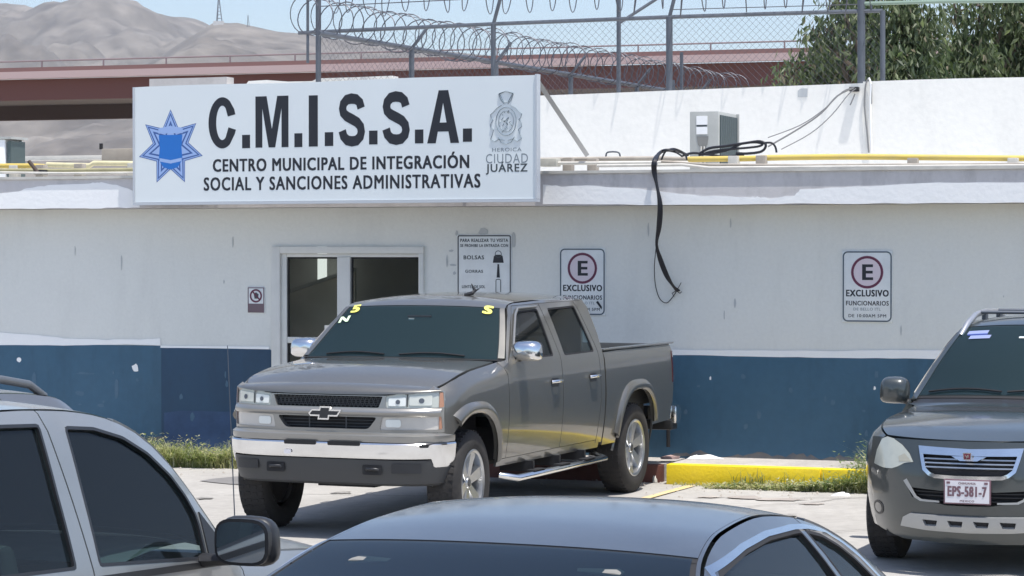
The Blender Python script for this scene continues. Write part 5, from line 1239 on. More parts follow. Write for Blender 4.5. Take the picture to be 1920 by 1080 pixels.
# front face
def yz(l): return l
hi, lo, mid = 1.128, .862, None
yc = c.fc * c.wz(1.0)
hl = rounded([(.505, 1.036), (.495, 1.125), (.60, 1.142), (.80, 1.158), (.905, 1.165), (.915, 1.040)], .015)
ll = rounded([(.455, .866), (.475, .962), (.90, .975), (.905, .868)], .015)
ugr = rounded([(-.475, 1.123), (-.445, 1.036), (.445, 1.036), (.475, 1.123)], .012); lgr = rounded([(-.435, .962), (-.36, .868), (.36, .868), (.435, .962)], .03)
mir = lambda P: [(-y, z) for y, z in P]
face = [(-yc, .845), (-.42, .845), (.0, .835), (.42, .845), (yc, .845), (yc, 1.165), (.80, 1.162), (.50, 1.130), (0, 1.128), (-.50, 1.130), (-.80, 1.162), (-yc, 1.165)]
g = c.fpanel('grille_surround', face, M_pewter, holes=[hl, mir(hl), ll, mir(ll), ugr, lgr], step=.05, thick=.05)
for P, nm, mm_ in ((hl, 'headlight', M_lens), (ll, 'turn_signal', mat('signal_lens', (0.60, .57, .52), .15, coat=1))):
    for s_ in (1, -1):
        Q = P if s_ > 0 else mir(P); b = c.fpanel(nm, offset_poly(Q, .004), mm_, off=-.012, thick=.02, step=.05)
        if nm == 'headlight':
            q = c.fpanel('reflector', [(s_ * y, z) for y, z in rounded([(.52, 1.05), (.52, 1.11), (.655, 1.12), (.655, 1.05)], .012)], M_lensin, off=-.006, thick=0, parent=b); c.fpanel('bulb', circ(s_ * .595, 1.082, .018, 12), M_galv, off=-.003, thick=0, parent=b, step=.02); c.fpanel('bulb', circ(s_ * .77, 1.092, .020, 12), M_galv, off=-.003, thick=0, parent=b, step=.02); c.fpanel('lens_divider', [(s_ * y, z) for y, z in ((.662, 1.045), (.662, 1.14), (.672, 1.14), (.672, 1.045))], M_valance, off=-.003, thick=0, parent=b); c.fpanel('reflector', [(s_ * y, z) for y, z in rounded([(.68, 1.055), (.68, 1.125), (.84, 1.135), (.84, 1.055)], .012)], mat('warm_reflector', (.75, .74, .66), .3, metal=.4), off=-.006, thick=0, parent=b)
        else: q = c.fpanel('reflector', [(s_ * y, z) for y, z in rounded([(.50, .885), (.50, .945), (.62, .945), (.62, .885)], .02)], M_lensin, off=-.006, thick=0, parent=b)
        c.fpanel('amber_marker', [(s_ * y, z) for y, z in ((.885, P[0][1] + .004), (.885, (1.155 if nm == 'headlight' else .968)), (.912, (1.155 if nm == 'headlight' else .968)), (.912, P[0][1] + .004))], M_amber, off=-.003, thick=0, parent=b)
c.fpanel('grille_back', [(-.48, .86), (.48, .86), (.48, 1.13), (-.48, 1.13)], M_dk, off=-.06, thick=0)
m_ = MB()
for k in range(26):
    y = -.46 + k * .0368
    for dy in (.018, -.018): m_.tube([(c.front(y, 1.1) - .03, y - dy, 1.037), (c.front(y, 1.1) - .03, y + dy, 1.122)], .0035, 4)
for z in (1.052, 1.066, 1.08, 1.094, 1.108): m_.tube([(c.front(y / 10, z) - .028, y / 10, z) for y in (-4.65, -2.3, 0, 2.3, 4.65)], .003, 4)
m_.build('grille_mesh', M_grid, T)
m_ = MB()
for z in (.885, .91, .935): m_.tube([(c.front(y / 10, z) - .028, y / 10, z) for y in (-3.9, -2, 0, 2, 3.9)], .003, 4)
for y in (-.16, .16): m_.tube([(c.front(y, .9) - .028, y, .87), (c.front(y, .9) - .028, y, .96)], .006, 4)
m_.build('grille_mesh', M_grid, T)
for (z0, z1, yy) in ((.968, 1.030, .93),):    # cross bar with a soft section
    gridsurf('grille_bar', 6, 40, lambda u, v: (lambda y, z: Vector((c.front(y, z) + .022 * math.sin(math.pi * u), y, z)))((v * 2 - 1) * yc * .985, z0 + (z1 - z0) * u), M_pewter, T, out=(1, 0, 0))
bt = [(-.125, .983), (-.105, 1.004), (-.035, 1.004), (-.030, 1.028), (.040, 1.028), (.036, 1.004), (.125, 1.004), (.105, .974), (.030, .974), (.026, .948), (-.045, .948), (-.040, .974), (-.118, .974)]
e0 = empty('emblem', T)
m_ = MB(); m_.prism(offset_poly(bt, .012), c.xf + .012, c.xf + .03, 'x'); m_.build('emblem_border', M_chrome, e0); m_ = MB(); m_.prism(bt, c.xf + .0305, c.xf + .034, 'x'); m_.build('emblem_fill', M_blk, e0)
# bumper swept around the nose
def bpath(a, off):  # a in -1..1
    Wb = .968 + off; x0 = .22; n = 4.5; s_ = a
    ang = s_ * math.pi / 2; cx_, sy_ = math.cos(ang), math.sin(ang)
    return Vector((x0 + (.80 + off) * abs(cx_) ** (2 / n), Wb * (abs(sy_) ** (2 / n)) * (1 if sy_ >= 0 else -1), 0))
def bsweep(name, prof, m, amax=.86, n=60, label=None, zfun=None):
    N = len(prof)
    def fn(u, v):
        a = (v * 2 - 1) * amax; k = u * (N - 1); i = min(int(k), N - 2); f = k - i; off = prof[i][0] * (1 - f) + prof[i + 1][0] * f; z = prof[i][1] * (1 - f) + prof[i + 1][1] * f
        p = bpath(a, off); p.z = z + (zfun(abs(a), u) if zfun else 0); return p
    return gridsurf(name, N - 1, n, fn, m, T, smooth=40, out=(1, 0, 0))
bsweep('bumper_cap', [(-.14, .842), (-.06, .845), (-.02, .838), (.0, .822), (.0, .79), (-.005, .772)], M_pewter)
bsweep('front_bumper', [(-.02, .770), (.004, .766), (.012, .755), (.006, .71), (-.006, .66), (-.018, .640), (-.05, .632)], M_chrome, zfun=lambda a, u: -.062 * max(0, min(1, (u - .45) / .3)) * max(0, min(1, (a - .585) / .02)))
bsweep('valance', [(-.012, .635), (-.015, .60), (-.03, .52), (-.05, .45), (-.08, .43), (-.2, .43)], M_valance)
def on_bumper(y0, y1, z0, z1, nm, m, off=.016, dep=.004, rr=.012):
    P = rounded([(y0, z0), (y1, z0), (y1, z1), (y0, z1)], rr)
    def bx(y): f = min(.999, abs(y) / (.968 + off)); return .22 + (.80 + off) * (1 - f ** 4.5) ** (1 / 4.5)
    return panel(nm, P, lambda y, z: Vector((bx(y), y, z)), m, T, (1, 0, 0), thick=dep)
for s_ in (1, -1):
    on_bumper(*sorted((s_ * .05, s_ * .33)), .742, .776, 'air_slot', M_dk, .014); on_bumper(*sorted((s_ * .34, s_ * .50)), .52, .595, 'tow_hook_opening', M_dk, -.01)
    x = bpath(.2, 0).x; m_ = MB(); m_.tube([(x - .02, s_ * .36, .555), (x + .015, s_ * .38, .565), (x + .015, s_ * .46, .565), (x - .02, s_ * .48, .555)], .012, 6); m_.build('tow_hook', M_blk, T, smooth=60)
    on_bumper(*sorted((s_ * .58, s_ * .80)), .535, .61, 'fog_lamp_pocket', M_blk, -.008)
on_bumper(.80, .86, .735, .762, 'bumper_damage', M_dk, .018); on_bumper(.84, .95, .752, .765, 'bumper_damage', M_dk, .018)
on_bumper(-.33, -.27, .665, .70, 'plate_remnant', M_plate, .016)
# lot markings on the windscreen, roof ornament, wipers
M_ymark = mat('yellow_chalk', (0.80, 0.76, 0.16), .7); M_gmark = mat('pale_green_chalk', (0.62, .80, .55), .7)
c.decal('S', -.835, .80, .10, M_ymark, w=.085); c.decal('5', -.835, -.80, .095, M_ymark, w=.085); c.decal('N', -.75, -.845, .08, M_gmark, w=.10)
m_ = MB(); p = c.top(-1.25, .40)
m_.tube([p + Vector((.04, -.05, .004)), p + Vector((.02, .02, .02)), p + Vector((0, .03, .045)), p + Vector((0, .0, .10))], [.014, .02, .018, .004], 6); m_.tube([p + Vector((0, .02, .03)), p + Vector((-.01, .07, .06))], [.014, .003], 6); m_.build('roof_ornament', M_blk, T)
for v0, v1 in ((-.72, -.10), (.05, .66)):
    pts = [c.top(-.455 - .02 * math.sin(3.14 * k / 6), v0 + (v1 - v0) * k / 6, .016) for k in range(7)]; m_ = MB(); m_.tube(pts, .008, 6); m_.build('wiper', M_dk, T)
# inside glimpses laid just under the glass: rear view mirror and small pale slips
p = c.top(-.80, 0.05); MB().box(p.x - .01, p.x + .005, p.y - .11, p.y + .11, p.z - .03, p.z + .012).build('rear_view_mirror', M_blk, T, bevel=.005)
for k, (dy, dz, w_) in enumerate(((-.10, .03, .03), (-.05, .0, .025), (.02, .02, .02), (.06, .04, .025))):
    q = c.top(-.78, .02 + dy); MB().box(q.x - .002, q.x + .002, q.y - w_, q.y + w_, q.z - .02 - dz, q.z - .005 - dz + .012).build('inspection_sticker', mat('faded_sticker', (.45, .47, .46), .6), T)

# ---- the dark green grey SUV at the right
A2 = -112.0
T2 = thing('sport_utility_vehicle', 'dark green grey SUV with roof rails and pink plate at right edge', 'SUV', (3.525, 18.125, 0), R(A2))
v = Car(T2, W=.925, xf=1.06, xr=-3.72, xcf=-.10, xcr=-3.3, n=2.5, nr=4, fc=.84, zm=.80, sill=.25, cl=.06, cu=.045, tum=.34, tcur=.15,
        nose=[(.2, .14), (.35, .03), (.5, 0), (.72, 0.0), (.92, .07), (1.1, .14)], tail=[(0, .05), (.5, 0), (1.0, .06), (1.7, .35)], roll=.10, rd=.16, roofroll=.03,
        ze=[(-3.72, 1.0), (-3.68, 1.20), (-3.50, 1.58), (-3.3, 1.655), (-2.6, 1.69), (-2.1, 1.685), (-1.83, 1.655), (-1.6, 1.548), (-1.36, 1.388), (-1.06, 1.155), (-.95, 1.10), (-.7, 1.055), (-.1, 1.03), (.35, .985), (.62, .945), (.80, .915)],
        belt=[(-4, 1.10), (-1, 1.05), (1, 1.05)], bulge=[(-3.7, -.15), (-3.3, -.04), (-1.9, .08), (-1.7, .10), (-.98, .26), (.0, .22), (.62, .34)],
        crown=[(-3.7, .02), (-3.3, .03), (-2.2, .045), (-1.75, .03), (-.98, .03), (-.2, .05), (.40, .03), (.62, .0)])
v.tmin, v.tmax = -3.7, .62
aF = arch(0, .36, .40, .37, .30, e=2.2); aR = arch(-2.72, .36, .40, .37, .30, e=2.2)
uz = lambda z: v.xcf + (v.xff(z) - v.xcf) * (1 - v.fc ** v.n) ** (1 / v.n)
tl = [(x, v.zed(x) - .006) for x in [.60 - .1 * k for k in range(43)] if x > -3.6]
body = [(-3.55, .35), (-3.1, .30)] + aR[1:-1] + [(-2.30, .27), (-.42, .27)] + aF[1:-1] + [(.42, .30)] + [(uz(z), z) for z in (.30, .36, .45, .6, .75, .88, .94)] + tl + [(-3.58, 1.3), (-3.62, .8)]
ur = lambda z: v.xcr - (v.xcr - v.xrr(z)) * (1 - v.fc ** v.nr) ** (1 / v.nr)
wf = rounded([(-1.13, 1.14), (-1.30, 1.27), (-1.62, 1.50), (-1.80, 1.585), (-2.02, 1.60), (-1.99, 1.14)], .02); wr = rounded([(-2.11, 1.145), (-2.12, 1.60), (-2.72, 1.60), (-2.88, 1.18)], .02); wq = rounded([(-2.97, 1.20), (-2.84, 1.59), (-3.28, 1.57), (-3.48, 1.25)], .02)
for nm, x0, x1 in (('fender', -.73, 1.2), ('front_door', -2.045, -.738), ('rear_door', -2.92, -2.053), ('rear_quarter', -3.9, -2.928)):
    v.sidepanel(nm, body, M_suv, holes=[wf, wr, wq], xr=(x0, x1), step=.07)
for w_ in (wf, wr, wq): v.sidepanel('side_glass', offset_poly(w_, .014), G_side, off=-.014, thick=0); v.sidepanel('window_trim', offset_poly(w_, .012), M_blk, holes=[offset_poly(w_, -.012)], off=.002, thick=.012)
v.topstrip('hood', -.86, .62, -.99, .99, M_suv, nu=26, nv=26, thick=.015); v.topstrip('cowl', -1.0, -.865, -.97, .97, M_blk, off=-.01)
v.topstrip('windscreen_seal', -1.80, -.99, -.99, .99, M_dk, off=-.006); v.topstrip('windscreen', -1.76, -1.02, -.945, .945, G_ws, off=.002, nv=20)
for v0 in (-1.0, .945): v.topstrip('windscreen_pillar', -1.80, -.96, v0, v0 + .055, M_suv, off=.006, nv=3, thick=.01)
v.topstrip('roof', -3.42, -1.775, -1, 1, M_suv, nu=20, nv=20); v.topstrip('rear_glass', -3.67, -3.42, -.97, .97, G_side)
hd = [(.60 - 0, 0)]
zt2 = lambda y: v.zed(.62) + interp(v.crown, .62) * (1 - (abs(y) / v.side(.62, v.zed(.62))) ** 2.4 if abs(y) < v.side(.62, v.zed(.62)) else 0) - .006
FX = lambda L: [v.fpx(a, b) for a, b in L]
hlp = FX([(1639, 868), (1644, 843), (1654, 822), (1664, 818), (1676, 822), (1692, 834), (1705, 850), (1712, 866), (1695, 868), (1684, 874), (1672, 878), (1655, 876)])
grp = [(-.40, .905), (-.395, .80), (-.34, .735), (-.25, .715), (0, .708), (.25, .715), (.34, .735), (.395, .80), (.40, .905), (.2, .895), (0, .89), (-.2, .895)]
gl = FX([(1724, 836), (1727, 858), (1731, 880), (1741, 890), (1752, 895), (1790, 898), (1823, 899)]); g_out = [p for p in gl[:-1]] + [(0, gl[-1][1])] + [(-p[0], p[1]) for p in gl[:-1]][::-1] + [(0, gl[0][1] - .012)]
ycv = {z: v.fc * v.wz(z) for z in (.3, .45, .6, .75, .88)}
fo = [(-v.fc * v.wz(z), z) for z in (.93, .88, .75, .6, .45, .30)] + [(-.5, .235), (0, .225), (.5, .235)] + [(v.fc * v.wz(z), z) for z in (.30, .45, .6, .75, .88, .93)] + [(y, zt2(y)) for y in (.70, .6, .4, .2, 0, -.2, -.4, -.6, -.70)]
intk = FX([(1722, 929), (1766, 936), (1768, 952), (1740, 949), (1728, 940)]); intake = [(-.44, .615), (-.19, .60), (.19, .60), (.44, .615), (.40, .545), (.15, .50), (-.15, .50), (-.40, .545)]
hlm = [(-a, b) for a, b in hlp]
v.fpanel('front_bumper', fo, M_suv, holes=[offset_poly(hlp, .003), offset_poly(hlm, .003), intake, offset_poly(g_out, .0)], step=.06, thick=.03)
for P in (hlp, hlm):
    h = v.fpanel('headlight', P, mat('hazy_lens', (0.50, 0.51, 0.44), .12, coat=1, var=.4, vs=14, col2=(.36, .38, .34)), off=.002, thick=.02, step=.04)
    q0_ = min(P, key=lambda p: abs(p[0])); sg3 = 1 if q0_[0] > 0 else -1
    v.fpanel('turn_lens', [(q0_[0] + sg3 * .012, q0_[1] + .002), (q0_[0] + sg3 * .07, q0_[1] + .055), (q0_[0] + sg3 * .12, q0_[1] + .03), (q0_[0] + sg3 * .11, q0_[1] - .005)], mat('amberish_lens', (.40, .38, .30), .2, coat=1), off=.0035, thick=0, parent=h, step=.03)
v.fpanel('grille_back', offset_poly(g_out, .01), M_dk, off=-.03, thick=0)
gi = offset_poly(g_out, -.022)
v.fpanel('grille_frame', offset_poly(g_out, .004), M_chrome, holes=[gi], off=.010, thick=.03, step=.04)
zt_g = g_out[0][1]
v.fpanel('grille_top_bar', [(g_out[0][0] + .01, zt_g - .005), (0, zt_g - .012), (-g_out[0][0] - .01, zt_g - .005), (-g_out[0][0] - .015, zt_g - .05), (-.12, zt_g - .058), (-.06, zt_g - .088), (.06, zt_g - .088), (.12, zt_g - .058), (g_out[0][0] + .015, zt_g - .05)], M_chrome, off=.016, thick=.02, step=.04)
for k in range(3):
    z = zt_g - .085 - .028 * k; yy = abs(g_out[0][0]) - .03 - .012 * k
    for s_ in ((1, -1) if k == 0 else (0,)):
        y0, y1 = (-yy, yy) if s_ == 0 else sorted((s_ * .07, s_ * yy)); v.fpanel('grille_slat', [(y0, z), (y1, z), (y1, z + .009), (y0, z + .009)], M_brush, off=-.006, thick=.02, step=.08)
e0 = empty('emblem', T2); m_ = MB(); m_.prism(rounded([(-.026, zt_g - .078), (.026, zt_g - .078), (.030, zt_g - .028), (-.030, zt_g - .028)], .008), v.xf + .005, v.xf + .026, 'x'); m_.build('emblem_border', M_chrome, e0)
m_ = MB(); m_.prism([(-.021, zt_g - .072), (.021, zt_g - .072), (.024, zt_g - .034), (-.024, zt_g - .034)], v.xf + .0262, v.xf + .029, 'x'); m_.build('emblem_fill', mat('emblem_maroon', (.16, .02, .04), .3, coat=1), e0)
m_ = MB(); m_.prism([(-.008, zt_g - .064), (-.002, zt_g - .068), (.012, zt_g - .044), (.006, zt_g - .040)], v.xf + .0292, v.xf + .031, 'x'); m_.prism([(-.016, zt_g - .050), (.014, zt_g - .058), (.014, zt_g - .054), (-.014, zt_g - .045)], v.xf + .0292, v.xf + .031, 'x'); m_.build('emblem_swoosh', M_chrome, e0)
# plate
pe = empty('number_plate', T2)
MB().box(v.xf + .012, v.xf + .02, -.163, .163, .515, .685).build('plate_frame', M_platep, pe, bevel=.004); MB().box(v.xf + .0205, v.xf + .024, -.152, .152, .525, .677).build('plate_sheet', M_plate, pe)
def fronttext(car, s_, m, y0, y1, z0, z1, x, parent, nm='plate_lettering', b=.03):
    o = text(nm, s_, m, parent, y0, y1, z0, z1, 0, b)
    for q in o.data.vertices: q.co = Vector((x - q.co.y, q.co.x, q.co.z))
    return o
fronttext(v, 'EPS-581-7', M_platep, -.135, .135, .568, .640, v.xf + .0255, pe); fronttext(v, 'CHIHUAHUA', M_platep, -.06, .06, .652, .667, v.xf + .0255, pe); fronttext(v, 'MEXICO', M_platep, -.05, .05, .532, .545, v.xf + .0255, pe)
for yy in (-.13, .13): MB().box(v.xf + .024, v.xf + .027, yy - .012, yy + .012, .655, .67).build('plate_bolt', M_platep, pe)
# lower grille, skid plate, fog lamps
v.fpanel('intake_back', offset_poly(intake, .01), M_dk, off=-.05, thick=0)
for z in (.53, .56, .585): v.fpanel('intake_bar', [(-.40, z), (.40, z), (.40, z + .006), (-.40, z + .006)], M_blk, off=-.02, thick=.02, step=.1)
sk = [(-.50, .335), (-.475, .40), (-.42, .43), (0, .425), (.42, .43), (.475, .40), (.50, .335), (.3, .318), (0, .31), (-.3, .318)]
slots = [rounded([(y - .055, .395), (y + .055, .392), (y + .045, .352), (y - .035, .352)], .006) for y in (-.27, -.09, .09, .27)]
v.fpanel('skid_plate', sk, mat('satin_skid', (.40, .41, .41), .4, metal=.5), holes=slots, off=.022, thick=.04, step=.05)
v.fpanel('skid_back', [(-.4, .33), (.4, .33), (.4, .42), (-.4, .42)], M_dk, off=.004, thick=0)
for s_ in (1, -1):
    P = [(s_ * a, b) for a, b in ((-.47, .655), (-.445, .67), (-.37, .555), (-.33, .535), (-.20, .53), (-.20, .518), (-.34, .522), (-.385, .545))]
    v.fpanel('bumper_accent', P, mat('satin_skid', (.40, .41, .41), .4, metal=.5), off=.004, thick=.006, step=.04)
    f = v.fpanel('fog_lamp', circ(s_ * .70, .44, .052, 18), M_blk, off=.004, thick=.02, step=.03); v.fpanel('fog_lamp_lens', circ(s_ * .70, .44, .035, 16), mat('dull_fog_lens', (.05, .05, .05), .2, coat=1), off=.006, thick=0, step=.03, parent=f)
    # roof rail
    pts = []
    for x, dz in ((-1.64, .0), (-1.76, .03), (-1.98, .052), (-2.4, .062), (-2.9, .056), (-3.2, .03), (-3.32, .0)):
        p = v.top(x, .93 * s_); pts.append(Vector((x, p.y, p.z + dz)))
    r_ = MB(); r_.tube(pts, [.022, .026, .024, .022, .022, .024, .02], 8); rr_ = r_.build('roof_rail', M_chrome if False else mat('satin_rail', (.50, .51, .53), .3, metal=.7), T2, smooth=60)
    for x in (-2.35, -3.0):
        p = v.top(x, .93 * s_); m_ = MB(); m_.box(x - .05, x + .05, p.y - .018, p.y + .018, p.z - .02, p.z + .055); m_.build('rail_foot', M_galv, T2, bevel=.006)
for x in (-2.1, -2.85):
    p = v.top(x, .9); m_ = MB(); m_.tube([(x, -p.y, p.z + .06), (x, p.y, p.z + .06)], .014, 8); m_.build('roof_crossbar', M_galv, T2, smooth=60)
for x in (0, -2.72):
    for sgn in (1, -1): wheel(v, x, sgn * .785, .352, .235, .225, 5, M_brush)
m_ = MB(); m_.box(-3.4, .75, -.64, .64, .24, .86); m_.box(-2.25, -.45, -.82, .82, .26, .6); m_.build('underbody', M_dk, T2)
interior(v, -1.26, -2.05, -2.85, 1.10, .60, -3.5, 1.6, .06)
p = v.top(-1.62, .05); MB().box(p.x - .04, p.x - .02, p.y - .11, p.y + .11, p.z - .06, p.z - .01).build('rear_view_mirror', M_galv, T2, bevel=.005)
mirrors(v, -1.02, 1.00, 1.17, .10, .115, .105, M_suv, M_blk)
for v0, v1 in ((-.85, -.15), (-.10, .72)):
    m_ = MB(); m_.tube([v.top(-1.035 - .03 * math.sin(3.14 * k / 6), v0 + (v1 - v0) * k / 6, .018) for k in range(7)], .009, 6); m_.build('wiper', M_dk, T2)
for (a, z0) in ((.012, 0), (.075, 1)):
    gridsurf('windscreen_sticker', 3, 4, lambda u, w_: v.top(-1.70 + a * 1.0 + .045 * u, -.86 + .26 * w_ + a, .006), mat('pale_blue_sticker', (.24, .28, .46), .5), T2, out=(0, 0, 1))
gridsurf('windscreen_sticker', 3, 4, lambda u, w_: v.top(-1.645 + .018 * u, -.83 + .25 * w_, .0065), mat('deep_blue_sticker', (.02, .05, .25), .5), T2, out=(0, 0, 1))
gridsurf('windscreen_sticker', 2, 3, lambda u, w_: v.top(-1.60 + .022 * u, -.18 + .2 * w_, .006), mat('white_sticker', (.6, .65, .65), .5), T2, out=(0, 0, 1))

# ---- generic lower body shared by the three nearer cars
def common(c_, m, body, wins, cuts, xcowl, xhead, rr_, xlip, tail_lo, glass=G_side, trim=M_blk, step=.07, trimw=.005, trimoff=.001, trimin=.007):
    for nm, x0, x1 in cuts: c_.sidepanel(nm, body, m, holes=wins, xr=(x0, x1), step=step)
    for w_ in wins: c_.sidepanel('side_glass', offset_poly(w_, .014), glass, off=-.014, thick=0); c_.sidepanel('window_trim', offset_poly(w_, trimw), trim, holes=[offset_poly(w_, -trimin)], off=trimoff, thick=.012, step=.04)
    c_.topstrip('hood', xcowl + .10, xlip, -.99, .99, m, nu=20, nv=22, thick=.015); c_.topstrip('cowl', xcowl - .02, xcowl + .095, -.97, .97, M_blk, off=-.01)
    c_.topstrip('windscreen_seal', xhead, xcowl, -.99, .99, M_dk, off=-.006); c_.topstrip('windscreen', xhead + .03, xcowl - .02, -.95, .95, G_ws, off=.002, nv=20)
    for v0 in (-1.0, .95): c_.topstrip('windscreen_pillar', xhead - .01, xcowl + .04, v0, v0 + .05, m, off=.006, nv=3, thick=.01)
def ends(c_, m, zlo, ztopf, ztopr, lampf, lampr, plate=True):
    fz = [zlo + (ztopf - zlo) * k / 5 for k in range(6)]
    fo_ = [(-c_.fc * c_.wz(z), z) for z in fz[::-1]] + [(c_.fc * c_.wz(z), z) for z in fz]
    lm = [(-a, b) for a, b in lampf]; gr = rounded([(-.40, ztopf - .24), (.40, ztopf - .24), (.44, ztopf - .08), (-.44, ztopf - .08)], .03)
    c_.fpanel('front_bumper', fo_, m, holes=[lampf, lm, gr], thick=.03); 
    for P in (lampf, lm): c_.fpanel('headlight', P, M_lens, off=-.004, thick=.02)
    c_.fpanel('grille', offset_poly(gr, .005), M_dk, off=-.03, thick=0)
    for k in range(4): c_.fpanel('grille_bar', [(-.40, ztopf - .22 + .035 * k), (.40, ztopf - .22 + .035 * k), (.40, ztopf - .21 + .035 * k), (-.40, ztopf - .21 + .035 * k)], M_galv, off=-.01, step=.1)
    rz = [zlo + (ztopr - zlo) * k / 5 for k in range(6)]; ro = [(-c_.fc * c_.wz(z), z) for z in rz[::-1]] + [(c_.fc * c_.wz(z), z) for z in rz]; lr = [(-a, b) for a, b in lampr]
    c_.fpanel('rear_bumper', ro, m, holes=[lampr, lr], thick=.03, rear=True)
    for P in (lampr, lr): c_.fpanel('taillight', P, M_redl, off=-.004, thick=.02, rear=True)
def box_outline(c_, zs, aF, aR, xs0, xs1, xlip, xtail, ztf, ztr, dz=.006):
    f_ = lambda z: c_.xcf + (c_.xff(z) - c_.xcf) * (1 - c_.fc ** c_.n) ** (1 / c_.n); r_ = lambda z: c_.xcr - (c_.xcr - c_.xrr(z)) * (1 - c_.fc ** c_.nr) ** (1 / c_.nr)
    tl_ = [(xlip - .08 * k, c_.zed(xlip - .08 * k) - dz) for k in range(int((xlip - xtail) / .08) + 1)]
    zf = [zs + .03 + (ztf - zs - .03) * k / 5 for k in range(6)]; zr_ = [zs + .05 + (ztr - zs - .05) * k / 5 for k in range(6)][::-1]
    return [(r_(zs + .05) , zs + .05)] + [(aR[0][0] - .02, zs + .02)] + aR[1:-1] + [(aR[-1][0] + .05, zs), (aF[0][0] - .05, zs)] + aF[1:-1] + [(aF[-1][0] + .03, zs + .03)] + [(f_(z), z) for z in zf] + [q for q in tl_ if q[0] < f_(ztf) - .01] + [(r_(z), z) for z in zr_[:-1]]

# ---- the silver SUV in the left foreground
T3 = thing('sport_utility_vehicle', 'silver SUV with black mirror in the left foreground corner', 'SUV', (-1.642, 10.51, 0), R(67.5))
g = Car(T3, W=.875, xf=.92, xr=-3.45, xcf=.0, xcr=-3.1, n=2.8, nr=5, fc=.86, zm=.75, sill=.25, cl=.05, cu=.02, tum=.32, tcur=.12,
        nose=[(.2, .1), (.4, .0), (.7, 0), (.95, .08)], tail=[(0, .05), (.5, 0), (1.0, .03), (1.7, .3)], roll=.07, rd=.12, roofroll=.03,
        ze=[(-3.45, 1.0), (-3.42, 1.15), (-3.25, 1.60), (-3.05, 1.685), (-2.4, 1.715), (-1.8, 1.712), (-1.45, 1.695), (-1.2, 1.662), (-1.02, 1.605), (-.88, 1.515), (-.76, 1.375), (-.66, 1.225), (-.58, 1.12), (-.50, 1.085), (-.2, 1.06), (.3, 1.01), (.7, .93)],
        belt=[(-4, 1.16), (-1, 1.10), (1, 1.08)], bulge=[(-3.4, -.1), (-3.0, -.03), (-1.3, .05), (-1.05, .10), (-.6, .25), (0, .2), (.62, .24)],
        crown=[(-3.4, .02), (-3.0, .03), (-1.6, .032), (-1.05, .03), (-.6, .03), (.2, .04), (.62, .01)])
g.tmin, g.tmax = -3.4, .62
SP = lambda L: [g.spx(a, b) for a, b in L]
wa = [g.spx(188, 1060), g.spx(155, 925), g.spx(122, 801), g.spx(175, 803), g.spx(230, 820), g.spx(277, 850), g.spx(320, 892), g.spx(348, 930), g.spx(366, 962), g.spx(374, 985), g.spx(388, 1046)]
wb = [(-2.62, 1.21), (-2.50, 1.62), (-2.3, 1.655), g.spx(0, 799), g.spx(72, 797), g.spx(107, 925), g.spx(143, 1066)]
wa = rounded(wa, .015, 2); wb = rounded(wb, .015, 2); wc = rounded([(-2.72, 1.23), (-2.60, 1.62), (-3.0, 1.60), (-3.2, 1.27)], .02)
gF = arch(0, .35, .40, .37, .28, e=2.2); gR = arch(-2.62, .35, .40, .37, .28, e=2.2)
bodyg = box_outline(g, .27, gF, gR, 0, 0, .62, -3.36, .90, 1.15)
common(g, M_silver, bodyg, [wa, wb, wc], (('fender', -.50, 1.2), ('front_door', -1.575, -.508), ('rear_door', -2.67, -1.583), ('rear_quarter', -3.9, -2.678)), -.56, -1.08, -3.0, .62, 0, step=.06)
g.topstrip('roof', -3.1, -1.06, -1, 1, M_silver, nu=26, nv=20); g.topstrip('rear_glass', -3.42, -3.1, -.97, .97, G_side)
ends(g, M_silver, .25, .90, 1.12, rounded([(.45, .70), (.44, .84), (.60, .87), (.74, .86), (.74, .72)], .03), rounded([(.60, .75), (.60, 1.08), (.74, 1.08), (.74, .75)], .02))
for x in (0, -2.62):
    for sgn in (1, -1): wheel(g, x, sgn * .755, .345, .22, .215, 5, M_brush)
m_ = MB(); m_.box(-3.2, .65, -.62, .62, .22, .88); m_.box(-2.15, -.45, -.79, .79, .25, .6); m_.build('underbody', M_dk, T3)
interior(g, -.75, -1.55, -2.35, 1.10, .70, -3.2, 1.6)
c_m = (-.84, 1.055, 1.165)
mirrors(g, -.82, 1.045, 1.175, .10, .122, .095, M_blk, M_blk)
for sgn in (1, -1):
    g.sidepanel('door_moulding', [(-2.65, 1.135), (-2.65, 1.155), (-1.6, 1.125), (-1.0, 1.098), (-.7, 1.082), (-.7, 1.06), (-1.6, 1.10)], M_blk, off=.004, both=False) if sgn > 0 else None
o = [q for q in T3.children if q.name.startswith('door_moulding')][0]; g.mirror(o)
# mirror sail behind the A pillar
g.sidepanel('mirror_sail', [(-.785, 1.10), (-.765, 1.27), (-.70, 1.19), (-.63, 1.10)], M_blk, off=.006, thick=.01)
# mast antenna on the right fender
p = g.top(-.25, -.80); m_ = MB(); tipp = Vector((p.x - .03, p.y + .02, p.z + .80)); m_.tube([p, tipp], [.003, .0018], 6); m_.lathe([(0.001, .0), (.014, 0), (.010, .02), (.001, .025)], 10, Matrix.Translation(p) @ Matrix.Rotation(R(90), 4, 'X')); m_.build('mast_antenna', M_galv, T3)

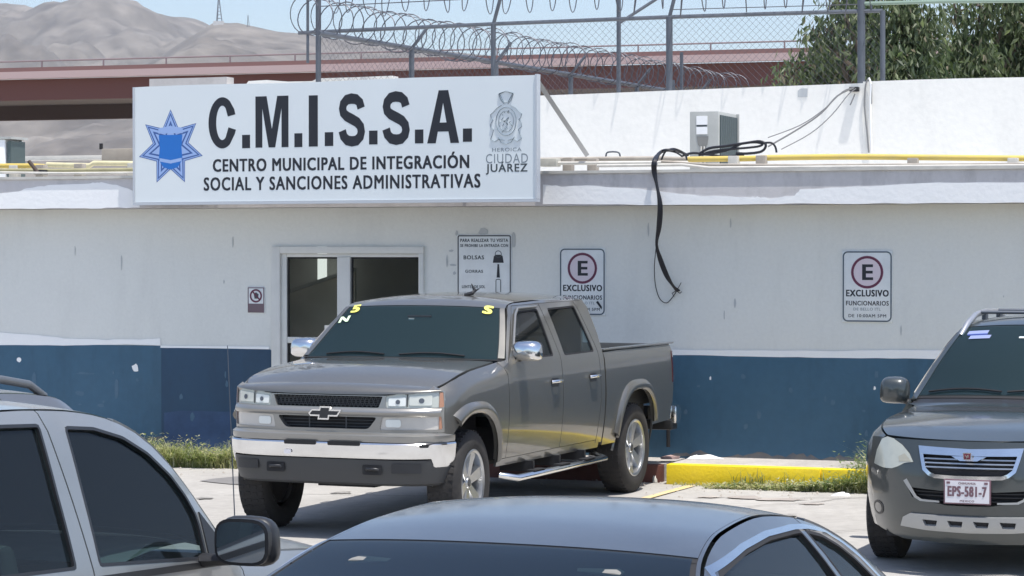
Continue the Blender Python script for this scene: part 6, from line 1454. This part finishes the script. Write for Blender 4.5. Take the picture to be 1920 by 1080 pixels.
# ---- the slate blue sedan in the foreground centre
T4 = thing('sedan_car', 'slate blue sedan seen from behind at the bottom centre', 'car', (.833, 9.68, 0), R(67.5))
s4 = Car(T4, W=.90, xf=.90, xr=-3.78, xcf=-.1, xcr=-3.2, n=2.5, nr=3.0, fc=.86, zm=.70, sill=.22, cl=.05, cu=.02, tum=.30, tcur=.75,
         nose=[(.2, .1), (.4, .0), (.6, 0), (.85, .1)], tail=[(0, .1), (.5, 0), (.95, .04), (1.2, .1)], roll=.06, rd=.10, roofroll=.03,
         ze=[(-3.72, .96), (-3.3, 1.02), (-3.0, 1.075), (-2.75, 1.16), (-2.5, 1.25), (-2.2, 1.352), (-1.9, 1.396), (-1.55, 1.408), (-1.25, 1.385), (-1.03, 1.335), (-.85, 1.255), (-.72, 1.16), (-.55, 1.05), (-.4, .99), (0, .955), (.5, .86), (.75, .76)],
         belt=[(-4, .96), (1, .94)], bulge=[(-3.7, -.2), (-3.0, -.26), (-2.6, -.16), (-2.2, -.05), (-1.9, 0), (-1.3, .06), (-1.05, .12), (-.5, .28), (.62, .22)],
         crown=[(-3.7, .02), (-3.0, .03), (-2.5, .028), (-2.2, .024), (-1.75, .030), (-1.3, .030), (-1.05, .032), (-.5, .03), (.62, .015)])
s4.tmin, s4.tmax = -3.7, .62
wall_ = rounded([(-2.60, 1.06), (-2.42, 1.17), s4.spx(1350, 1075), s4.spx(1398, 1033), s4.spx(1440, 1009), s4.spx(1488, 996), s4.spx(1500, 995), (-1.215, .975), (-2.45, .99)], .012, 2)
wfr = rounded([(-1.155, .975), s4.spx(1510, 995), s4.spx(1540, 1003), s4.spx(1572, 1022), s4.spx(1602, 1046), s4.spx(1640, 1084), (-.62, 1.01), (-.60, .975)], .012, 2)
sF = arch(0, .33, .37, .35, .26, e=2.2); sR = arch(-2.75, .33, .37, .35, .26, e=2.2)
bodys = box_outline(s4, .24, sF, sR, 0, 0, .62, -3.66, .76, .95)
dlo = [(-2.66, 1.05)] + [(-2.45, 1.17)] + [s4.spx(a, b) for a, b in ((1345, 1073), (1395, 1028), (1438, 1004), (1488, 991), (1512, 990), (1545, 997), (1578, 1018), (1610, 1044), (1648, 1084))] + [(-.58, 1.0), (-.58, .962), (-2.5, .975)]
common(s4, M_sedan, bodys, [wall_, wfr], (('fender', -.55, 1.2), ('front_door', -1.185, -.558), ('rear_door', -2.35, -1.193), ('rear_quarter', -3.9, -2.358)), -.50, -1.08, -2.2, .62, 0, step=.06, trim=M_dk)
s4.sidepanel('window_chrome', offset_poly(dlo, .014), M_chrome, holes=[offset_poly(dlo, -.002)], off=.005, thick=.012, step=.04)
# roof with the ditch seams
s4.topstrip('roof', -2.205, -1.06, -.978, .978, M_sedan, nu=30, nv=26, thick=.01)
for v0, vw in ((-1.0, .019), (.981, .019)): s4.topstrip('roof_side', -2.95, -1.08, v0, v0 + vw, M_sedan, nu=40, nv=2, off=.0)
s4.topstrip('roof_seam', -2.24, -1.05, -.99, .99, M_dk, nu=30, nv=26, off=-.004)
s4.topstrip('rear_glass_seal', -2.90, -2.20, -.985, .985, M_dk, nu=14, nv=20, off=-.005)
s4.topstrip('rear_glass', -2.88, -2.222, -.955, .955, G_back, nu=16, nv=24, off=.001)
s4.topstrip('trunk_lid', -3.66, -2.91, -.98, .98, M_sedan, nu=14, nv=20, thick=.01)
ends(s4, M_sedan, .22, .745, .93, rounded([(.42, .56), (.45, .68), (.60, .715), (.75, .70), (.75, .60)], .03), rounded([(.45, .70), (.45, .86), (.76, .86), (.76, .72)], .03))
for x in (0, -2.75):
    for sgn in (1, -1): wheel(s4, x, sgn * .775, .325, .215, .205, 7, M_brush)
m_ = MB(); m_.box(-3.5, .6, -.62, .62, .18, .72); m_.box(-2.3, -.45, -.80, .80, .2, .6); m_.build('underbody', M_dk, T4); interior(s4, -.70, -1.40, -2.15, .98, .68, -2.9, 1.3); MB().box(-2.9, -2.42, -.66, .66, .93, .95).build('parcel_shelf', M_seat, T4)
mirrors(s4, -.72, 1.0, 1.0, .09, .11, .075, M_sedan, M_blk)
p = s4.top(-2.12, 0); m_ = MB(); m_.prism([(p.x - .08, p.z + .0), (p.x + .05, p.z + .0), (p.x - .05, p.z + .035), (p.x - .07, p.z + .035)], -.012, .012, 'y')
# ---- gunmetal SUV whose roof shows behind the silver one
T5 = thing('sport_utility_vehicle', 'dark gunmetal SUV whose railed roof shows behind the silver SUV', 'SUV', (-4.30, 10.50, 0), R(-112.5))
h = Car(T5, W=.89, xf=.90, xr=-3.70, xcf=.0, xcr=-3.2, n=2.8, nr=4, fc=.86, zm=.75, sill=.25, cl=.05, cu=.02, tum=.32, tcur=.12,
        nose=[(.2, .1), (.4, .0), (.7, 0), (.95, .08)], tail=[(0, .05), (.5, 0), (1.0, .03), (1.7, .3)], roll=.07, rd=.12, roofroll=.05,
        ze=[(-3.70, 1.0), (-3.66, 1.15), (-3.58, 1.32), (-3.42, 1.43), (-3.2, 1.495), (-2.8, 1.53), (-2.2, 1.55), (-1.6, 1.54), (-1.4, 1.51), (-.75, 1.10), (-.55, 1.03), (-.2, 1.0), (.3, .95), (.7, .88)],
        belt=[(-4, 1.05), (1, 1.03)], bulge=[(-3.7, -.1), (-3.3, -.06), (-1.5, .08), (-.6, .25), (.62, .24)], crown=[(-3.7, .02), (-3.0, .03), (-1.6, .03), (.2, .04), (.62, .01)])
h.tmin, h.tmax = -3.68, .62
ha = rounded([(-.85, 1.10), (-1.42, 1.41), (-1.70, 1.44), (-1.66, 1.09)], .02); hb = rounded([(-1.76, 1.09), (-1.80, 1.44), (-2.55, 1.43), (-2.70, 1.10)], .02); hc = rounded([(-2.78, 1.11), (-2.65, 1.42), (-3.05, 1.39), (-3.38, 1.18)], .02)
hF = arch(0, .35, .40, .37, .28, e=2.2); hR = arch(-2.70, .35, .40, .37, .28, e=2.2)
bodyh = box_outline(h, .27, hF, hR, 0, 0, .62, -3.60, .86, 1.15)
common(h, M_gunm, bodyh, [ha, hb, hc], (('fender', -.60, 1.2), ('front_door', -1.71, -.608), ('rear_door', -2.74, -1.718), ('rear_quarter', -3.9, -2.748)), -.65, -1.48, -3.0, .62, 0, step=.09)
h.topstrip('roof', -3.45, -1.46, -1, 1, M_gunm, nu=24, nv=16); h.topstrip('rear_glass', -3.68, -3.45, -.97, .97, G_side)
ends(h, M_gunm, .25, .86, 1.10, rounded([(.45, .70), (.44, .80), (.60, .83), (.74, .82), (.74, .72)], .03), rounded([(.60, .75), (.60, 1.05), (.74, 1.05), (.74, .75)], .02))
for x in (0, -2.70):
    for sgn in (1, -1): wheel(h, x, sgn * .765, .345, .22, .215, 5, M_brush)
m_ = MB(); m_.box(-3.4, .65, -.62, .62, .22, .85); m_.box(-2.2, -.45, -.79, .79, .25, .6); m_.build('underbody', M_dk, T5); interior(h, -.85, -1.65, -2.5, 1.05, .70, -3.3, 1.4)
for s_ in (1, -1):
    pts = []
    for x, dz in ((-1.55, .0), (-1.7, .045), (-2.2, .06), (-2.9, .06), (-3.15, .045), (-3.28, .0)):
        p = h.top(x, .90 * s_); pts.append(Vector((x, p.y, p.z + dz)))
    MB().tube(pts, .022, 8).build('roof_rail', mat('dark_rail', (.16, .17, .18), .4, metal=.5), T5, smooth=60)
mirrors(h, -.92, 1.03, 1.10, .09, .11, .075, M_gunm, M_blk)

# ------------------------------------------------------------------ dusty air between here and the mountains
hz = bpy.data.materials.new('dusty_air'); hz.use_nodes = True; hn = hz.node_tree; hn.nodes.clear()
ho = hn.nodes.new('ShaderNodeOutputMaterial'); hv = hn.nodes.new('ShaderNodeVolumePrincipled'); hv.inputs['Density'].default_value = 0.00012; hv.inputs['Color'].default_value = (.86, .90, .97, 1); hv.inputs['Anisotropy'].default_value = 0.2
hn.links.new(hv.outputs[0], ho.inputs['Volume'])
tag(MB().box(-4200, 4200, -320, 4000, -8, 420).build('haze', hz), kind='stuff')
